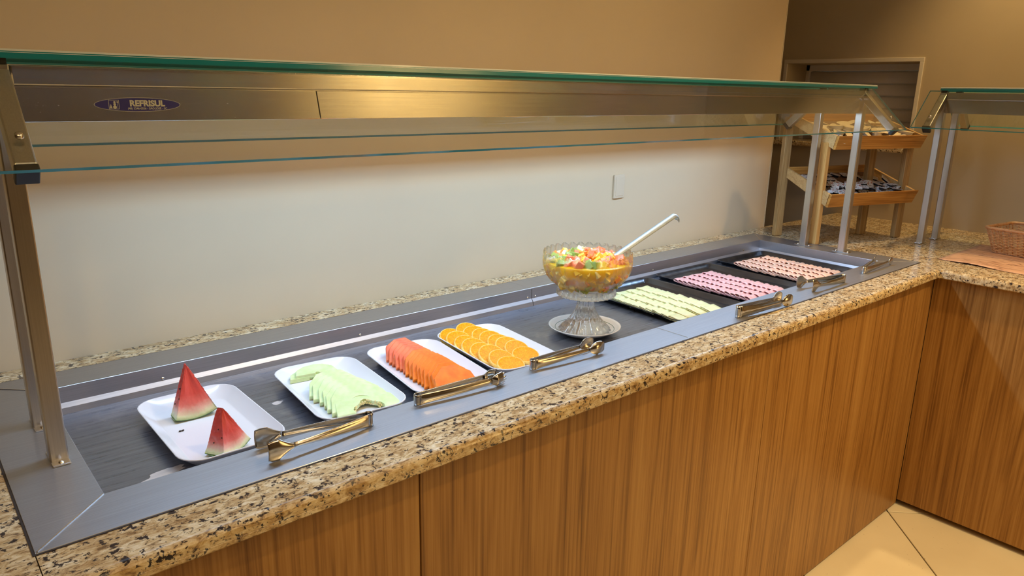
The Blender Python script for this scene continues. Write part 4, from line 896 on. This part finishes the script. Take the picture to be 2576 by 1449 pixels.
# ------------------------------------------------------------------ wooden display rack
ra = radians(-17); ru = Vector((cos(ra), sin(ra), 0)); rv = Vector((-sin(ra), cos(ra), 0)); RO = Vector((2.62, 0.39, 0))
rack = thing('display_rack', 'wooden two-tier display rack with slanted trays on the side counter', 'rack', (2.62, 0.39, 0), (0, 0, ra))
def rl(x, y): d = Vector((x, y, 0)) - RO; return d.dot(ru), d.dot(rv)
for (u_, v_, top, mat, wx, wy) in ((-0.012, 0.185, 0.47, 'pine_v', 0.036, 0.020), (0.0, 0.0, 0.385, 'pine_o', 0.020, 0.034), (0.352, 0.095, 0.45, 'pine_v', 0.036, 0.022), (0.440, 0.0, 0.385, 'pine_v', 0.036, 0.022)):
    MB().box(u_ - wx / 2, u_ + wx / 2, v_ - wy / 2, v_ + wy / 2, 0.0005, top).build('leg', mat, rack, bevel=0.003)
def shelf(zf, zb, dz):
    u0, u1 = -0.004, 0.445; v0, v1 = -0.052, 0.185; bh = 0.046
    M = lambda u, v, dz_=0: (u, v, zf + (zb - zf) * (v - v0) / (v1 - v0) + dz_)
    b = MB(); b.add([M(u0 + .01, v0 + .012), M(u1 - .01, v0 + .012), M(u1 - .01, v1), M(u0 + .01, v1)] + [M(u0 + .01, v0 + .012, .005), M(u1 - .01, v0 + .012, .005), M(u1 - .01, v1, .005), M(u0 + .01, v1, .005)], [(0, 1, 2, 3), (4, 5, 6, 7), (0, 1, 5, 4), (1, 2, 6, 5), (2, 3, 7, 6), (3, 0, 4, 7)])
    s = b.build('shelf', 'pine_floor', rack)
    th = 0.011
    # front board flares outwards at the top
    b = MB(); b.add([(u0, v0 + .004, zf - .004), (u1, v0 + .004, zf - .004), (u1 + .012, v0 - .010, zf + bh), (u0 - .0, v0 - .010, zf + bh), (u0, v0 + .004 + th, zf - .004), (u1, v0 + .004 + th, zf - .004), (u1 + .012, v0 - .010 + th, zf + bh), (u0, v0 - .010 + th, zf + bh)], [(0, 1, 2, 3), (7, 6, 5, 4), (0, 4, 5, 1), (3, 2, 6, 7), (1, 5, 6, 2), (0, 3, 7, 4)])
    b.build('front_board', 'pine_h', s, bevel=0.001)
    for uu in (u0, u1 - th):
        b = MB(); e = 0.008 if uu > 0.2 else -0.0
        b.add([(uu, v0 + .016, zf - .002), (uu, v1, zb - .002), (uu + e, v1, zb + bh * .75), (uu + e, v0 + .004, zf + bh), (uu + th, v0 + .016, zf - .002), (uu + th, v1, zb - .002), (uu + th + e, v1, zb + bh * .75), (uu + th + e, v0 + .004, zf + bh)], [(0, 1, 2, 3), (7, 6, 5, 4), (0, 4, 5, 1), (3, 2, 6, 7), (1, 5, 6, 2), (0, 3, 7, 4)])
        b.build('side_board', 'pine_s', s, bevel=0.001)
    MB().box(u0 + 0.001, u1 - 0.001, v1 + 0.0005, v1 + th, zb - .004, zb + bh * .75).build('back_board', 'pine_h', s, bevel=0.001)
    return lambda u, v, d=0: RO + ru * u + rv * v + Vector((0, 0, zf + (zb - zf) * (v - v0) / (v1 - v0) + .0055 + d))
sl = math.atan2(0.275 - 0.04 - 0.152, 0.237)
low = shelf(0.152, 0.240, 0); up = shelf(0.365, 0.448, 0)
# butter tubs
kr = random.Random(9)
def tub():
    t_ = thing('butter_tub', None, None, (0, 0, 0)); n = 22
    def el(s): return [(0.0265 * s * cos(2 * pi * i / n) * (1 + .10 * abs(cos(2 * pi * i / n))), 0.0145 * s * sin(2 * pi * i / n)) for i in range(n)]
    loops([(el(.68), 0), (el(.74), 0.0015), (el(.93), 0.0160), (el(1.0), 0.0172)], 'tub', 'tub_body', t_)
    b = MB(); b.prism(el(1.08), lambda p: (p[0], p[1], 0.0173), lambda p: (p[0], p[1], 0.0180)); b.build('foil_lid', 'tublid', t_)
    return t_
tb0 = tub(); first = True
spots = []
for r in range(5):
    for c in range(8):
        if kr.random() < 0.1: continue
        spots.append((0.045 + c * 0.052 + (r % 2) * 0.02 + kr.uniform(-.008, .008), -0.018 + r * 0.035 + kr.uniform(-.006, .006), 0.001, r))
for c in range(8): spots.append((0.06 + c * 0.050 + kr.uniform(-.01, .01), 0.0 + kr.uniform(-.01, .06), 0.0155, 9))
for (u_, v_, d_, r) in spots:
    if u_ > 0.425: continue
    o_ = tb0 if first else dup(tb0); first = False
    pz = up(u_, v_, d_ + 0.0015); o_.location = (pz.x, pz.y, pz.z + Z0)
    yaw = kr.choice([0, 0, 0.5, -0.6, 1.2, 2.2]) + kr.uniform(-.3, .3)
    tilt = Euler((sl + kr.uniform(-.3, .3), kr.uniform(-.3, .3), 0)).to_matrix() @ Matrix.Rotation(yaw, 3, 'Z')
    o_.rotation_euler = (Matrix.Rotation(ra, 3, 'Z') @ tilt).to_euler()
    tag(o_, 'cream oval butter portion tub in the upper tray of the wooden rack', 'butter tub', 'butter tubs on the upper rack tray')
def pack():
    t_ = thing('jam_portion', None, None, (0, 0, 0))
    loops([(rrect(.028, .020, .003, 3), 0), (rrect(.033, .024, .004, 3), 0.0075), (rrect(.040, .031, .004, 3), 0.0078)], 'blackpack', 'jam_cup', t_)
    b = MB(); b.prism(rrect(.040, .031, .004, 3), lambda p: (p[0], p[1], 0.00785), lambda p: (p[0], p[1], 0.0083)); b.build('printed_lid', 'packlid', t_)
    return t_
pk0 = pack(); first = True; spots = []
for r in range(6):
    for c in range(9):
        if kr.random() < (0.03 if r < 3 else 0.45): continue
        spots.append((0.035 + c * 0.046 + (r % 2) * 0.018 + kr.uniform(-.008, .008), -0.022 + r * 0.034 + kr.uniform(-.006, .006), 0.0, 0.12))
for c in range(26): spots.append((0.03 + kr.uniform(0, 0.38), -0.020 + kr.uniform(0, .08), 0.013 + kr.uniform(0, .012), 0.35))
for (u_, v_, d_, tj) in spots:
    if u_ > 0.42 or v_ > 0.16: continue
    o_ = pk0 if first else dup(pk0); first = False
    pz = low(u_, v_, d_ + 0.002); o_.location = (pz.x, pz.y, pz.z + Z0)
    tilt = Euler((sl + kr.uniform(-tj, tj), kr.uniform(-tj, tj), 0)).to_matrix() @ Matrix.Rotation(kr.uniform(-1.2, 1.2), 3, 'Z')
    if kr.random() < 0.10: tilt = tilt @ Matrix.Rotation(pi * 0.9, 3, 'X')
    o_.rotation_euler = (Matrix.Rotation(ra, 3, 'Z') @ tilt).to_euler()
    tag(o_, 'black plastic jam portion with printed white lid in the lower tray of the wooden rack', 'jam portion', 'jam portions on the lower rack tray')
pz = low(0.30, 0.045, 0.018); st_ = dup(pk0, tuple(pz), (radians(62), 0, ra + 0.15)); tag(st_, 'jam portion standing upright above the others in the lower rack tray', 'jam portion'); 
if 'group' in st_: del st_['group']

# ------------------------------------------------------------------ placemat and basket
mat_o = (2.90, -0.24, 0)
mb = MB(); P00 = Vector((2.728, -0.016, 0)); e_a = Vector((0.44, -0.002, 0)); e_b = Vector((-0.045, -0.46, 0))
def mp_(u, v):
    p = P00 + e_a * u + e_b * v; zz = 0.0016 + 0.004 * max(0, sin(v * 9 - 0.6)) * (1 - u) ** 2
    return (p.x, p.y, zz)
mb.grid(mp_, 20, 30); pm = mb.build('placemat', 'mat', None, mat_o, smooth=True, solid=0.0008); tag(pm, 'wood-grain printed placemat under the wicker basket', 'placemat')
BK = Vector((3.078, -0.230, 0.0)); bang = radians(-9)
bo = (BK.x, BK.y, 0.0035)
bk = thing('wicker_basket', 'empty rectangular wicker basket on the placemat at the right edge', 'basket', bo, (0, 0, bang))
bw, bl, bh_ = 0.215, 0.300, 0.092
def bpt(s, w, l, z, off=0):
    """s in 0..1 around a rounded rectangle"""
    pts = rrect(w + off * 2, l + off * 2, 0.018, 5); n = len(pts); s = (s % 1) * n; i = int(s); f_ = s - i
    a_, c_ = pts[i % n], pts[(i + 1) % n]; return (a_[0] + (c_[0] - a_[0]) * f_, a_[1] + (c_[1] - a_[1]) * f_, z)
def ring_pts(w, l, n, fn):
    pts = rrect(w, l, 0.018, 5); per = [0]
    for i in range(len(pts)): a_, c_ = pts[i], pts[(i + 1) % len(pts)]; per.append(per[-1] + math.hypot(c_[0] - a_[0], c_[1] - a_[1]))
    out = []
    for k in range(n):
        d_ = per[-1] * k / n; i = max(j for j in range(len(pts)) if per[j] <= d_); f_ = (d_ - per[i]) / max(1e-9, per[i + 1] - per[i])
        a_, c_ = pts[i], pts[(i + 1) % len(pts)]; tx, ty = c_[0] - a_[0], c_[1] - a_[1]; ln_ = math.hypot(tx, ty) or 1
        of, zz = fn(k); out.append((a_[0] + tx * f_ + ty / ln_ * of, a_[1] + ty * f_ - tx / ln_ * of, zz))
    return out
nst = 46; rings = 17
for r in range(rings):
    f_ = (r + 0.5) / rings; w = bw * (0.78 + 0.22 * f_); l = bl * (0.84 + 0.16 * f_); z_ = 0.003 + (bh_ - 0.006) * f_
    pts = ring_pts(w, l, nst * 3, lambda k: (0.0024 * cos(pi * k / 3 + pi * r), z_)); pts.append(pts[0]); pts.append(pts[1])
    MB().tube(pts, 0.0014, 5, cap=False).build('weaver', 'wicker', bk, smooth=True)
for k in range(nst):
    pts = []
    for f_ in (0, 0.5, 1.0):
        w = bw * (0.78 + 0.22 * f_); l = bl * (0.84 + 0.16 * f_); pts.append(ring_pts(w, l, nst, lambda q_: (0, 0.002 + (bh_ - 0.004) * f_))[k])
    MB().tube(pts, 0.0016, 5).build('stake', 'wicker', bk, smooth=True)
pts = ring_pts(bw + 0.002, bl + 0.002, 60, lambda k: (0, bh_)); pts += pts[:2]; MB().tube(pts, 0.0052, 8, cap=False).build('rim', 'wicker', bk, smooth=True)
b = MB(); b.prism(rrect(bw * .78, bl * .84, .016, 5), lambda p: (p[0], p[1], 0.0005), lambda p: (p[0], p[1], 0.003)); b.build('base', 'wicker', bk)

# ------------------------------------------------------------------ wall plate
sw = thing('wall_plate', 'blank beige switch plate on the back wall above the ham trays', 'switch plate', (1.835, YG, 0.241))
MB().box(-0.0265, 0.0265, -0.0075, -0.0005, -0.040, 0.040).build('cover_plate', 'switch', sw, bevel=0.002)
MB().box(-0.019, 0.019, -0.0085, -0.0072, -0.032, 0.032).build('blank_insert', 'switch', sw, bevel=0.0008)
